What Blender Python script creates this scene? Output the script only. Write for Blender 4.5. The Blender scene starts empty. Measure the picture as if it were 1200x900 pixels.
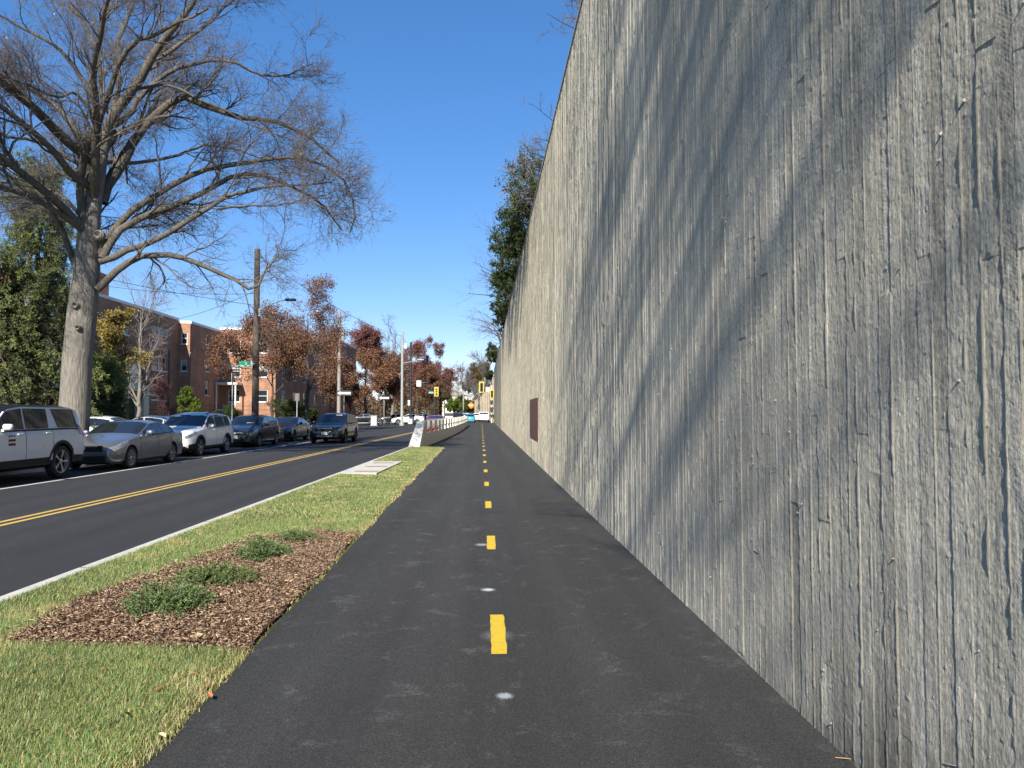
import bpy, bmesh, math, random
import numpy as np
from mathutils import Vector, Matrix, Euler

R = math.radians
rng = np.random.default_rng(7)
random.seed(7)
scene = bpy.context.scene
COL = scene.collection

# ------------------------------------------------------------------ camera
CAM_H = 1.64
FPX = 860.0                                     # focal length in pixels of a 1200 px wide frame
cam_d = bpy.data.cameras.new('camera')
cam_d.sensor_width = 36.0
cam_d.lens = 36.0 * FPX / 1200.0
cam_d.clip_start = 0.05
cam_d.clip_end = 6000
cam = bpy.data.objects.new('camera', cam_d)
COL.objects.link(cam)
cam.location = (0, 0, CAM_H)
cam.rotation_euler = (R(90 + 2.26), 0, R(-2.2))
scene.camera = cam

# ------------------------------------------------------------------ sky, sun, exposure
SUN_EL, SUN_AZ = 36.0, 12.0                      # sun behind the camera, a little to its left
world = bpy.data.worlds.new('World')
scene.world = world
world.use_nodes = True
wn = world.node_tree
bg = wn.nodes['Background']
sky = wn.nodes.new('ShaderNodeTexSky')
sky.sky_type = 'NISHITA'
sky.sun_disc = False
sky.sun_elevation = R(SUN_EL)
sky.sun_rotation = R(180 + SUN_AZ)
sky.altitude = 0
sky.air_density = 1.0
sky.dust_density = 0.0
sky.ozone_density = 6.0
gam = wn.nodes.new('ShaderNodeGamma'); gam.inputs[1].default_value = 0.75
hsv = wn.nodes.new('ShaderNodeHueSaturation'); hsv.inputs['Saturation'].default_value = 1.33
mul = wn.nodes.new('ShaderNodeMix'); mul.data_type = 'RGBA'; mul.blend_type = 'MULTIPLY'; mul.inputs[0].default_value = 1.0
mul.inputs[7].default_value = (1.04, 0.91, 1.0, 1)
wn.links.new(sky.outputs[0], gam.inputs[0]); wn.links.new(gam.outputs[0], hsv.inputs['Color'])
wn.links.new(hsv.outputs[0], mul.inputs[6]); wn.links.new(mul.outputs[2], bg.inputs[0])
bg.inputs[1].default_value = 0.13
sun_d = bpy.data.lights.new('sun', 'SUN')
sun_d.energy = 5.0
sun_d.angle = R(0.5)
sun_d.color = (1.0, 0.95, 0.86)
sun = bpy.data.objects.new('sun', sun_d)
COL.objects.link(sun)
SUN_DIR = Vector((math.sin(R(SUN_AZ)) * math.cos(R(SUN_EL)), math.cos(R(SUN_AZ)) * math.cos(R(SUN_EL)), -math.sin(R(SUN_EL))))
sun.rotation_euler = SUN_DIR.to_track_quat('-Z', 'Y').to_euler()
sun.location = (-5, -30, 40)
scene.view_settings.view_transform = 'Standard'
scene.view_settings.look = 'None'
scene.view_settings.exposure = 1.0
scene.view_settings.gamma = 1.0
scene.view_settings.use_curve_mapping = False
scene.cycles.max_bounces = 6
scene.cycles.transparent_max_bounces = 8

# ------------------------------------------------------------------ picture -> place
_rot = cam.rotation_euler.to_matrix()


def P(u, v, Y):
    d = _rot @ Vector(((u - 600) / FPX, (450 - v) / FPX, -1))
    return Vector((0, 0, CAM_H)) + d * (Y / d.y)


def G(u, v, z=0.0):
    d = _rot @ Vector(((u - 600) / FPX, (450 - v) / FPX, -1))
    return Vector((0, 0, CAM_H)) + d * ((z - CAM_H) / d.z)


RS = 0.0232                                     # the road runs slightly to the right of the path


def KERB(y):                                    # path-side edge of the near kerb
    return -4.02 + RS * y


def VZ(x, y):                                   # verge surface falls gently from the kerb to the path
    f = (x - KERB(y)) / (-1.52 - 0.0085 * y - KERB(y))
    return 0.113 - 0.066 * f


def PEDGE(y):                                   # grass / path edge
    return -1.52 - 0.0085 * y


# ------------------------------------------------------------------ object helpers
def tag(o, label=None, cat=None, group=None, kind=None):
    if label: o['label'] = label
    if cat: o['category'] = cat
    if group: o['group'] = group
    if kind: o['kind'] = kind
    return o


def empty(name, loc=(0, 0, 0), rz=0.0):
    o = bpy.data.objects.new(name, None)
    COL.objects.link(o)
    o.location = loc
    o.rotation_euler = (0, 0, rz)
    o.empty_display_size = 0.2
    return o


def mesh_obj(name, verts, faces, mat=None, parent=None, smooth=False, sharp=None, cols=None, mats=None, midx=None):
    me = bpy.data.meshes.new(name)
    me.from_pydata([tuple(v) for v in verts], [], faces)
    if mats:
        for m in mats: me.materials.append(m)
        if midx is not None: me.polygons.foreach_set('material_index', midx)
    elif mat:
        me.materials.append(mat)
    if smooth:
        me.polygons.foreach_set('use_smooth', np.ones(len(me.polygons), dtype=bool))
        if sharp: me.set_sharp_from_angle(angle=R(sharp))
    me.update()
    o = bpy.data.objects.new(name, me)
    COL.objects.link(o)
    if parent: o.parent = parent
    return o


def np_mesh(name, V, F, mat, parent=None, col=None, smooth=False, attr='tone'):
    """V (n,3); F list of index arrays, one per polygon size; col per-vertex rgb"""
    me = bpy.data.meshes.new(name)
    V = np.asarray(V, dtype=np.float32)
    Fs = [np.asarray(f, dtype=np.int32) for f in F if len(f)]
    loops = np.concatenate([f.ravel() for f in Fs])
    sizes = np.concatenate([np.full(len(f), f.shape[1], dtype=np.int32) for f in Fs])
    starts = np.concatenate([[0], np.cumsum(sizes)[:-1]]).astype(np.int32)
    me.vertices.add(len(V)); me.vertices.foreach_set('co', V.ravel())
    me.loops.add(len(loops)); me.loops.foreach_set('vertex_index', loops)
    me.polygons.add(len(sizes)); me.polygons.foreach_set('loop_start', starts)
    me.polygons.foreach_set('loop_total', sizes)
    if smooth: me.polygons.foreach_set('use_smooth', np.ones(len(sizes), dtype=bool))
    if col is not None:
        a = me.attributes.new(attr, 'FLOAT_COLOR', 'POINT')
        c4 = np.ones((len(V), 4), dtype=np.float32); c4[:, :3] = col
        a.data.foreach_set('color', c4.ravel())
    me.update(calc_edges=True)
    me.validate()
    if mat: me.materials.append(mat)
    o = bpy.data.objects.new(name, me)
    COL.objects.link(o)
    if parent: o.parent = parent
    return o


class MB:
    """collects shapes into one mesh"""
    def __init__(s): s.v = []; s.f = []

    def add(s, vs, fs):
        n = len(s.v)
        s.v += [Vector(v) for v in vs]
        s.f += [[i + n for i in f] for f in fs]
        return s

    def box(s, x0, x1, y0, y1, z0, z1, M=None):
        vs = [Vector((x, y, z)) for z in (z0, z1) for y in (y0, y1) for x in (x0, x1)]
        if M is not None: vs = [M @ v for v in vs]
        return s.add(vs, [[0, 2, 3, 1], [4, 5, 7, 6], [0, 1, 5, 4], [2, 6, 7, 3], [0, 4, 6, 2], [1, 3, 7, 5]])

    def bevel_box(s, x0, x1, y0, y1, z0, z1, b, M=None):
        vs, fs = [], []
        ring = []
        prof = [(z0, b), (z0 + b, 0), (z1 - b, 0), (z1, b)]
        for z, i in prof:
            c = b
            ring.append([(x0 + c + 0, y0 + i, z), (x1 - c, y0 + i, z), (x1 - i, y0 + c, z), (x1 - i, y1 - c, z),
                         (x1 - c, y1 - i, z), (x0 + c, y1 - i, z), (x0 + i, y1 - c, z), (x0 + i, y0 + c, z)])
        for r in ring: vs += [Vector(p) for p in r]
        for k in range(3):
            for i in range(8):
                j = (i + 1) % 8
                fs.append([k * 8 + i, k * 8 + j, k * 8 + 8 + j, k * 8 + 8 + i])
        fs.append(list(range(7, -1, -1))); fs.append(list(range(24, 32)))
        if M is not None: vs = [M @ v for v in vs]
        return s.add(vs, fs)

    def tube(s, pts, rad, n=10, cap=True):
        pts = [Vector(p) for p in pts]
        if not hasattr(rad, '__len__'): rad = [rad] * len(pts)
        vs, fs = [], []
        ov = (pts[-1] - pts[0])
        ax = min(((abs(ov.x), Vector((1, 0, 0))), (abs(ov.y), Vector((0, 1, 0))), (abs(ov.z), Vector((0, 0, 1)))), key=lambda q: q[0])[1]
        for i, p in enumerate(pts):
            t = (pts[min(i + 1, len(pts) - 1)] - pts[max(i - 1, 0)]).normalized()
            a = t.cross(ax).normalized(); b = t.cross(a)
            for k in range(n):
                q = 2 * math.pi * k / n
                vs.append(p + (a * math.cos(q) + b * math.sin(q)) * rad[i])
        for i in range(len(pts) - 1):
            for k in range(n):
                j = (k + 1) % n
                fs.append([i * n + k, i * n + j, (i + 1) * n + j, (i + 1) * n + k])
        if cap:
            fs.append(list(range(n - 1, -1, -1))); fs.append([(len(pts) - 1) * n + k for k in range(n)])
        return s.add(vs, fs)

    def lathe(s, prof, M, n=24):
        """prof = [(radius, axial)], around local x"""
        vs, fs = [], []
        for r, a in prof:
            for k in range(n):
                q = 2 * math.pi * k / n
                vs.append(M @ Vector((a, r * math.cos(q), r * math.sin(q))))
        for i in range(len(prof) - 1):
            for k in range(n):
                j = (k + 1) % n
                fs.append([i * n + k, i * n + j, (i + 1) * n + j, (i + 1) * n + k])
        return s.add(vs, fs)

    def prism(s, poly, z0, z1):
        n = len(poly)
        vs = [Vector((x, y, z0)) for x, y in poly] + [Vector((x, y, z1)) for x, y in poly]
        fs = [list(range(n - 1, -1, -1)), list(range(n, 2 * n))] + [[i, (i + 1) % n, n + (i + 1) % n, n + i] for i in range(n)]
        return s.add(vs, fs)

    def build(s, name, mat, parent=None, smooth=False, sharp=40):
        return mesh_obj(name, s.v, s.f, mat, parent, smooth, sharp if smooth else None)


def text_mesh(name, body, size, mat, parent, M, depth=0.004):
    cu = bpy.data.curves.new(name, 'FONT')
    cu.body = body; cu.size = size; cu.align_x = 'CENTER'; cu.align_y = 'CENTER'; cu.extrude = depth / 2
    t = bpy.data.objects.new(name + '_tmp', cu)
    COL.objects.link(t)
    dg = bpy.context.evaluated_depsgraph_get()
    me = bpy.data.meshes.new_from_object(t.evaluated_get(dg))
    bpy.data.objects.remove(t)
    bpy.data.curves.remove(cu)
    me.name = name
    me.transform(M)
    me.materials.clear(); me.materials.append(mat)
    o = bpy.data.objects.new(name, me)
    COL.objects.link(o); o.parent = parent
    return o


# ------------------------------------------------------------------ materials
class NT:
    def __init__(s, name):
        s.m = bpy.data.materials.new(name); s.m.use_nodes = True
        s.t = s.m.node_tree; s.n = s.t.nodes; s.b = s.n['Principled BSDF']; s.out = s.n['Material Output']

    def node(s, typ, **kw):
        n = s.n.new(typ)
        for k, v in kw.items():
            if k.startswith('i_'):
                key = k[2:]
                key = int(key) if key.isdigit() else key.replace('_', ' ')
                n.inputs[key].default_value = v
            else: setattr(n, k, v)
        return n

    def link(s, a, b): s.t.links.new(a, b)

    def coords(s, scale=(1, 1, 1), rot=(0, 0, 0), obj=True):
        tc = s.node('ShaderNodeTexCoord')
        mp = s.node('ShaderNodeMapping')
        mp.inputs['Scale'].default_value = scale
        mp.inputs['Rotation'].default_value = rot
        s.link(tc.outputs['Object' if obj else 'Generated'], mp.inputs[0])
        return mp.outputs[0]

    def noise(s, co, scale, detail=3, rough=0.55, dist=0.0):
        n = s.node('ShaderNodeTexNoise'); n.inputs['Scale'].default_value = scale
        n.inputs['Detail'].default_value = detail; n.inputs['Roughness'].default_value = rough
        n.inputs['Distortion'].default_value = dist
        s.link(co, n.inputs['Vector'])
        return n.outputs['Fac']

    def ramp(s, fac, stops):
        r = s.node('ShaderNodeValToRGB')
        e = r.color_ramp.elements
        while len(e) < len(stops): e.new(0.5)
        for el, (p, c) in zip(e, stops):
            el.position = p
            el.color = (c[0], c[1], c[2], 1) if hasattr(c, '__len__') else (c, c, c, 1)
        s.link(fac, r.inputs[0])
        return r.outputs[0]

    def mix(s, fac, a, b, mode='MIX'):
        m = s.node('ShaderNodeMix', data_type='RGBA', blend_type=mode)
        for sock, val in ((m.inputs[0], fac), (m.inputs[6], a), (m.inputs[7], b)):
            if isinstance(val, bpy.types.NodeSocket): s.link(val, sock)
            elif hasattr(val, '__len__'): sock.default_value = (val[0], val[1], val[2], 1)
            else: sock.default_value = val
        return m.outputs[2]

    def math(s, op, a, b=0.0, clamp=False):
        m = s.node('ShaderNodeMath', operation=op, use_clamp=clamp)
        for sock, val in ((m.inputs[0], a), (m.inputs[1], b)):
            if isinstance(val, bpy.types.NodeSocket): s.link(val, sock)
            else: sock.default_value = val
        return m.outputs[0]

    def bump(s, h, strength=0.5, dist=0.01, prev=None):
        b = s.node('ShaderNodeBump'); b.inputs['Strength'].default_value = strength; b.inputs['Distance'].default_value = dist
        s.link(h, b.inputs['Height'])
        if prev is not None: s.link(prev, b.inputs['Normal'])
        s.link(b.outputs[0], s.b.inputs['Normal'])
        return b.outputs[0]

    def base(s, c):
        if isinstance(c, bpy.types.NodeSocket): s.link(c, s.b.inputs['Base Color'])
        else: s.b.inputs['Base Color'].default_value = (c[0], c[1], c[2], 1)

    def set(s, **kw):
        for k, v in kw.items():
            s.b.inputs[k.replace('_', ' ')].default_value = v
        return s


def simple(name, c, rough=0.6, metal=0.0, var=0.15, scale=6.0, bump=0.0, spec=0.5, coat=0.0):
    t = NT(name)
    co = t.coords()
    n = t.noise(co, scale, 4)
    lo = [x * (1 - var) for x in c]; hi = [min(1, x * (1 + var)) for x in c]
    t.base(t.ramp(n, [(0.3, lo), (0.7, hi)]))
    t.set(Roughness=rough, Metallic=metal, Specular_IOR_Level=spec)
    if coat: t.set(Coat_Weight=coat, Coat_Roughness=0.03)
    if bump: t.bump(t.noise(co, scale * 6, 4), bump, 0.01)
    return t.m


def asphalt(name, c, smudge=0.0, scale=1.0, spots=()):
    t = NT(name)
    co = t.coords()
    fine = t.noise(co, 420 * scale, 2, 0.7)
    mid = t.noise(co, 60, 4, 0.7)
    agg = t.noise(co, 130, 3, 0.85)
    big = t.noise(co, 0.55, 4, 0.6)
    lanes = t.noise(t.coords((2.2, 0.05, 1)), 1.0, 3)
    col = t.ramp(big, [(0.3, [x * 0.86 for x in c]), (0.7, [x * 1.15 for x in c])])
    col = t.mix(0.5, col, t.ramp(lanes, [(0.35, [x * 0.72 for x in c]), (0.65, [x * 1.34 for x in c])]))
    col = t.mix(1.0, col, t.ramp(fine, [(0.38, 0.5), (0.5, 1.0), (0.64, 1.9)]), 'MULTIPLY')
    col = t.mix(1.0, col, t.ramp(mid, [(0.35, 0.78), (0.65, 1.25)]), 'MULTIPLY')
    col = t.mix(1.0, col, t.ramp(agg, [(0.38, 0.45), (0.5, 0.95), (0.62, 1.95)]), 'MULTIPLY')
    vo = t.node('ShaderNodeTexVoronoi'); vo.inputs['Scale'].default_value = 9.0; t.link(co, vo.inputs['Vector'])
    speck = t.ramp(vo.outputs['Distance'], [(0.018, 1.0), (0.04, 0.0)])
    pick = t.ramp(t.noise(co, 3.1, 1), [(0.56, 0.0), (0.62, 1.0)])
    col = t.mix(t.math('MULTIPLY', t.math('MULTIPLY', speck, pick), 0.7), col, (0.30, 0.30, 0.29))
    if smudge:
        s1 = t.ramp(t.noise(co, 3.1, 6, 0.75, 0.4), [(0.56, 0.0), (0.74, 1.0)])
        s2 = t.ramp(t.noise(co, 55, 3, 0.7), [(0.42, 0.0), (0.65, 1.0)])
        col = t.mix(t.math('MULTIPLY', t.math('MULTIPLY', s1, s2), smudge), col, (0.22, 0.22, 0.215))
        scuff = t.ramp(t.noise(t.coords((1.0, 7.0, 1.0), (0, 0, 0.6)), 1.7, 5, 0.7), [(0.66, 0.0), (0.74, 1.0)])
        col = t.mix(t.math('MULTIPLY', t.math('MULTIPLY', scuff, s2), smudge * 0.7), col, (0.20, 0.20, 0.2))
    for (x, y, r, k) in spots:
        geo = t.node('ShaderNodeVectorMath', operation='DISTANCE')
        sc = t.node('ShaderNodeVectorMath', operation='MULTIPLY')
        tc = t.node('ShaderNodeTexCoord'); t.link(tc.outputs['Object'], sc.inputs[0])
        sc.inputs[1].default_value = (1, 1, 0)
        t.link(sc.outputs[0], geo.inputs[0]); geo.inputs[1].default_value = (x, y, 0)
        nz = t.math('MULTIPLY', t.noise(co, 24, 3, 0.7), r * 1.6)
        d = t.math('SUBTRACT', geo.outputs['Value'], nz)
        f = t.ramp(t.math('DIVIDE', d, r), [(0.0, 1.0), (0.25, 0.5), (1.0, 0.0)])
        f = t.math('MULTIPLY', f, t.ramp(t.noise(co, 130, 2, 0.7), [(0.3, 0.25), (0.6, 1.0)]))
        col = t.mix(t.math('MULTIPLY', f, k), col, (0.62, 0.66, 0.68))
    t.base(col)
    t.set(Roughness=0.85, Specular_IOR_Level=0.3)
    b = t.bump(fine, 0.7, 0.006)
    t.bump(mid, 0.3, 0.01, b)
    return t.m


def attr_mat(name, rough=0.7, transl=0.0, spec=0.2, mul=None):
    """colour from the per-vertex attribute of the thing's own colour (leaf to leaf variation)"""
    t = NT(name)
    a = t.node('ShaderNodeAttribute', attribute_name='tone')
    col = a.outputs['Color']
    t.base(col); t.set(Roughness=rough, Specular_IOR_Level=spec)
    if transl:
        tr = t.node('ShaderNodeBsdfTranslucent'); t.link(col, tr.inputs[0])
        mx = t.node('ShaderNodeMixShader'); mx.inputs[0].default_value = transl
        t.link(t.b.outputs[0], mx.inputs[1]); t.link(tr.outputs[0], mx.inputs[2]); t.link(mx.outputs[0], t.out.inputs[0])
    return t.m


M = {}
M['path'] = asphalt('path_asphalt', (0.030, 0.0295, 0.0283), 0.7, spots=[(0.04, 6.72, 0.042, 0.95), (0.12, 4.22, 0.034, 0.6), (-0.02, 9.0, 0.06, 0.5), (0.1, 5.35, 0.08, 0.18)])
M['road'] = asphalt('road_asphalt', (0.0265, 0.0263, 0.0268), 0.25)
M['concrete'] = simple('kerb_concrete', (0.43, 0.415, 0.375), 0.85, var=0.12, scale=5, bump=0.25)
M['barrier'] = simple('pale_barrier_concrete', (0.62, 0.60, 0.53), 0.85, var=0.10, scale=3, bump=0.2)
M['concrete_dark'] = simple('weathered_concrete', (0.36, 0.35, 0.32), 0.85, var=0.2, scale=3, bump=0.3)
M['white_line'] = simple('white_line_paint', (0.50, 0.50, 0.48), 0.6, var=0.12, scale=14)
M['yellow_line'] = simple('yellow_line_paint', (0.52, 0.34, 0.075), 0.6, var=0.14, scale=14)
t = NT('yellow_dash_paint')
co = t.coords()
wear = t.ramp(t.noise(co, 70, 5, 0.75), [(0.30, 1.0), (0.40, 0.0)])
streak = t.ramp(t.noise(t.coords((6, 45, 1)), 2.0, 3, 0.6), [(0.3, 0.78), (0.7, 1.1)])
col = t.mix(1.0, (0.56, 0.385, 0.03), streak, 'MULTIPLY')
t.base(t.mix(wear, col, (0.09, 0.08, 0.06))); t.set(Roughness=0.7, Specular_IOR_Level=0.3); t.bump(t.noise(co, 300, 3, 0.7), 0.6, 0.005)
M['yellow_dash'] = t.m
M['black_plastic'] = simple('black_plastic', (0.008, 0.008, 0.009), 0.5, spec=0.3)
M['rubber'] = simple('tyre_rubber', (0.016, 0.016, 0.017), 0.85)
M['white_paint'] = simple('white_paint', (0.75, 0.75, 0.74), 0.45, var=0.05)
M['steel'] = simple('galvanised_steel', (0.42, 0.44, 0.44), 0.5, 0.4, var=0.12)
M['pale_pole'] = simple('pale_pole_metal', (0.30, 0.305, 0.29), 0.6, 0.1, var=0.08)
M['wood_pole'] = simple('weathered_pole_wood', (0.085, 0.066, 0.052), 0.9, var=0.35, scale=9, bump=0.4)
M['grey_wood'] = simple('grey_pole_wood', (0.26, 0.23, 0.20), 0.9, var=0.3, scale=9, bump=0.4)
M['black_metal'] = simple('black_metal', (0.02, 0.02, 0.022), 0.5)
M['yellow_metal'] = simple('signal_yellow', (0.46, 0.36, 0.05), 0.5)
M['sign_green'] = simple('sign_green', (0.005, 0.25, 0.15), 0.45, var=0.06)
M['sign_white'] = simple('sign_white', (0.60, 0.60, 0.58), 0.45, var=0.04)
M['sign_orange'] = simple('sign_orange', (0.55, 0.17, 0.03), 0.5, var=0.06)
M['sign_black'] = simple('sign_black', (0.02, 0.02, 0.02), 0.5)
M['red_lens'] = simple('red_lens', (0.45, 0.015, 0.015), 0.2)
M['lamp_glass'] = simple('lamp_glass', (0.32, 0.34, 0.36), 0.08, 0.5, var=0.5, scale=14)
M['chrome'] = simple('chrome', (0.75, 0.75, 0.76), 0.18, 1.0, var=0.05)
M['rim'] = simple('alloy_rim', (0.55, 0.55, 0.56), 0.32, 0.85, var=0.1)
M['rim_dark'] = simple('dark_alloy_rim', (0.08, 0.08, 0.085), 0.35, 0.8, var=0.1)
M['stone_white'] = simple('pale_limestone', (0.62, 0.57, 0.46), 0.8, var=0.15, scale=4, bump=0.2)
M['window_frame'] = simple('white_window_frame', (0.62, 0.61, 0.57), 0.5, var=0.05)
M['blind'] = simple('window_blind', (0.34, 0.33, 0.30), 0.8, var=0.1)
M['coping'] = simple('white_roof_coping', (0.74, 0.72, 0.68), 0.7, var=0.06)
M['rust_patch'] = simple('rust_brown_paint', (0.14, 0.056, 0.036), 0.8, var=0.15, scale=5)
M['soil'] = simple('dark_soil', (0.075, 0.055, 0.035), 0.95, var=0.4, scale=25, bump=0.5)
M['slot'] = simple('rusty_cover', (0.26, 0.17, 0.12), 0.8, var=0.25, scale=12)
M['wire'] = simple('black_wire', (0.02, 0.02, 0.022), 0.6)
M['downpipe'] = simple('red_brown_pipe', (0.20, 0.075, 0.05), 0.6)
M['cabinet'] = simple('grey_white_cabinet', (0.46, 0.47, 0.46), 0.5, var=0.05)

t = NT('window_glass'); t.base((0.02, 0.025, 0.03)); t.set(Roughness=0.08, Specular_IOR_Level=0.6); t.bump(t.noise(t.coords(), 1.2, 1), 0.05, 0.02); M['glass'] = t.m
t = NT('car_glass'); t.base((0.012, 0.015, 0.019)); t.set(Roughness=0.04, Specular_IOR_Level=0.6, Coat_Weight=0.4, Coat_Roughness=0.02); M['car_glass'] = t.m


def car_paint(name, c, metal=0.0, rough=0.35):
    t = NT(name)
    fl = t.noise(t.coords(), 900, 1)
    dirt = t.noise(t.coords((1, 1, 2.5)), 2.2, 5, 0.65)
    col = t.mix(1.0, c, t.ramp(fl, [(0.3, 0.93), (0.7, 1.06)]), 'MULTIPLY')
    col = t.mix(t.ramp(dirt, [(0.5, 0.0), (0.85, 0.22)]), col, [0.5 * x + 0.06 for x in c])
    t.base(col)
    t.set(Metallic=metal, Roughness=rough, Coat_Weight=0.8, Coat_Roughness=0.04)
    t.link(t.ramp(dirt, [(0.3, rough * 0.8), (0.8, rough * 1.5)]), t.b.inputs['Roughness'])
    return t.m


def bark(name, c, vs=1.0):
    t = NT(name)
    co = t.coords((9 * vs, 9 * vs, 1.3 * vs))
    n = t.noise(co, 2.2, 6, 0.65, 0.5)
    big = t.noise(t.coords(), 0.9, 3)
    col = t.ramp(n, [(0.30, [x * 0.42 for x in c]), (0.5, c), (0.72, [min(1, x * 1.45) for x in c])])
    col = t.mix(t.ramp(big, [(0.4, 0.0), (0.65, 0.5)]), col, [x * 0.72 for x in c])
    t.base(col); t.set(Roughness=0.95, Specular_IOR_Level=0.15)
    t.bump(n, 0.9, 0.05)
    return t.m


M['bark'] = bark('grey_bark', (0.205, 0.185, 0.155))
M['bark_limb'] = bark('shaded_limb_bark', (0.125, 0.108, 0.088))  # darker copy of the trunk's grey bark, limb shade put into the colour
M['twig'] = simple('grey_brown_twig', (0.125, 0.108, 0.097), 0.9, var=0.3, scale=1.0, spec=0.15)
M['bark_dark'] = bark('dark_bark', (0.085, 0.065, 0.05))
M['twig_pale'] = simple('pale_twig', (0.22, 0.19, 0.17), 0.9, var=0.25, scale=1.0, spec=0.15)
M['leaf'] = attr_mat('leaf_colours', 0.65, 0.35)
M['needle'] = attr_mat('needle_colours', 0.7, 0.2)
M['grass'] = attr_mat('grass_colours', 0.55, 0.4, 0.3)
M['chip'] = attr_mat('mulch_colours', 0.9, 0.0, 0.1)

# lawn soil-and-grass sheet
t = NT('lawn_sheet')
co = t.coords()
col = t.ramp(t.noise(co, 0.35, 5, 0.6), [(0.3, (0.065, 0.085, 0.022)), (0.5, (0.11, 0.12, 0.035)), (0.7, (0.19, 0.16, 0.065))])
col = t.mix(1.0, col, t.ramp(t.noise(co, 22, 5, 0.7), [(0.25, 0.5), (0.75, 1.5)]), 'MULTIPLY')
t.base(col); t.set(Roughness=0.95, Specular_IOR_Level=0.1); t.bump(t.noise(co, 30, 5, 0.7), 0.8, 0.04); M['lawn'] = t.m
t = NT('turf_sheet')
co = t.coords()
col = t.ramp(t.noise(co, 14, 5, 0.7), [(0.3, (0.05, 0.06, 0.015)), (0.7, (0.14, 0.125, 0.045))])
t.base(col); t.set(Roughness=0.95, Specular_IOR_Level=0.1); t.bump(t.noise(co, 60, 4, 0.7), 0.7, 0.02); M['turf'] = t.m
t = NT('mulch_sheet')
co = t.coords((1, 1, 1))
n1 = t.noise(t.coords((40, 12, 1), (0, 0, 0.5)), 1.6, 5, 0.7, 0.8)
col = t.ramp(n1, [(0.3, (0.035, 0.018, 0.011)), (0.5, (0.11, 0.062, 0.04)), (0.72, (0.21, 0.13, 0.09))])
t.base(col); t.set(Roughness=0.95, Specular_IOR_Level=0.1); t.bump(n1, 1.0, 0.03); M['mulch'] = t.m


def brick_mat(name, c1, c2, mortar, mono=False):
    t = NT(name)
    tc = t.node('ShaderNodeTexCoord'); ge = t.node('ShaderNodeNewGeometry')
    sp = t.node('ShaderNodeSeparateXYZ'); t.link(tc.outputs['Object'], sp.inputs[0])
    sn = t.node('ShaderNodeSeparateXYZ'); t.link(ge.outputs['Normal'], sn.inputs[0])
    k = t.math('GREATER_THAN', t.math('ABSOLUTE', sn.outputs[0]), 0.7)
    h = t.math('ADD', t.math('MULTIPLY', sp.outputs[1], k), t.math('MULTIPLY', sp.outputs[0], t.math('SUBTRACT', 1.0, k)))
    cb = t.node('ShaderNodeCombineXYZ'); t.link(h, cb.inputs[0]); t.link(sp.outputs[2], cb.inputs[1])
    br = t.node('ShaderNodeTexBrick')
    br.inputs['Scale'].default_value = 1.0
    br.inputs['Brick Width'].default_value = 0.22; br.inputs['Row Height'].default_value = 0.075
    br.inputs['Mortar Size'].default_value = 0.008; br.inputs['Bias'].default_value = -0.1
    br.inputs['Color1'].default_value = (*c1, 1); br.inputs['Color2'].default_value = (*c2, 1); br.inputs['Mortar'].default_value = (*mortar, 1)
    t.link(cb.outputs[0], br.inputs['Vector'])
    n = t.noise(tc.outputs['Object'], 0.8, 5, 0.65)
    col = t.mix(1.0, br.outputs['Color'], t.ramp(n, [(0.3, 0.72), (0.7, 1.22)]), 'MULTIPLY')
    bands = t.ramp(t.math('FRACT', t.math('MULTIPLY', sp.outputs[2], 2.2)), [(0.12, 0.62), (0.2, 1.0)])
    low = t.math('LESS_THAN', sp.outputs[2], 2.4)
    col = t.mix(low, col, t.mix(1.0, col, bands, 'MULTIPLY'))
    t.base(col); t.set(Roughness=0.9, Specular_IOR_Level=0.2)
    t.bump(br.outputs['Fac'], -0.4, 0.01)
    return t.m


M['brick'] = brick_mat('red_brick', (0.365, 0.17, 0.095), (0.25, 0.113, 0.068), (0.29, 0.22, 0.17))

# board-marked concrete
t = NT('board_marked_concrete')
at = t.node('ShaderNodeAttribute', attribute_name='tone')
tc = t.node('ShaderNodeTexCoord')
sp = t.node('ShaderNodeSeparateXYZ'); t.link(tc.outputs['Object'], sp.inputs[0])
sa = t.node('ShaderNodeSeparateColor'); t.link(at.outputs['Color'], sa.inputs[0])      # r tone, g board id, b tint
cb = t.node('ShaderNodeCombineXYZ')
t.link(t.math('MULTIPLY', sa.outputs[1], 37.0), cb.inputs[0])
t.link(sp.outputs[1], cb.inputs[1])
t.link(t.math('ADD', sp.outputs[2], t.math('MULTIPLY', sa.outputs[1], 91.0)), cb.inputs[2])


def wmap(scale, rot=(0, 0, 0)):
    mp = t.node('ShaderNodeMapping'); mp.inputs['Scale'].default_value = scale; mp.inputs['Rotation'].default_value = rot
    t.link(cb.outputs[0], mp.inputs[0]); return mp.outputs[0]


grain = t.noise(wmap((1, 95, 2.2)), 1.0, 5, 0.65, 0.7)
grain2 = t.noise(wmap((1, 26, 1.1)), 1.0, 4, 0.6, 1.4)
saw = t.node('ShaderNodeTexWave', wave_type='BANDS', bands_direction='Z')
saw.inputs['Scale'].default_value = 18.0; saw.inputs['Distortion'].default_value = 2.5; saw.inputs['Detail'].default_value = 3; saw.inputs['Detail Scale'].default_value = 1.5
sawrot = t.node('ShaderNodeMapping')
sc2 = t.node('ShaderNodeCombineXYZ')
t.link(cb.outputs[0], sawrot.inputs[0]); sawrot.inputs['Rotation'].default_value = (0.45, 0, 0)
t.link(sawrot.outputs[0], saw.inputs['Vector'])
sawk = t.ramp(sa.outputs[1], [(0.62, 0.0), (0.66, 1.0)])
pit = t.noise(wmap((1, 1, .6)), 95, 5, 0.8)
rough = t.noise(wmap((1, 1, .45)), 30, 5, 0.75, .6)
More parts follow.
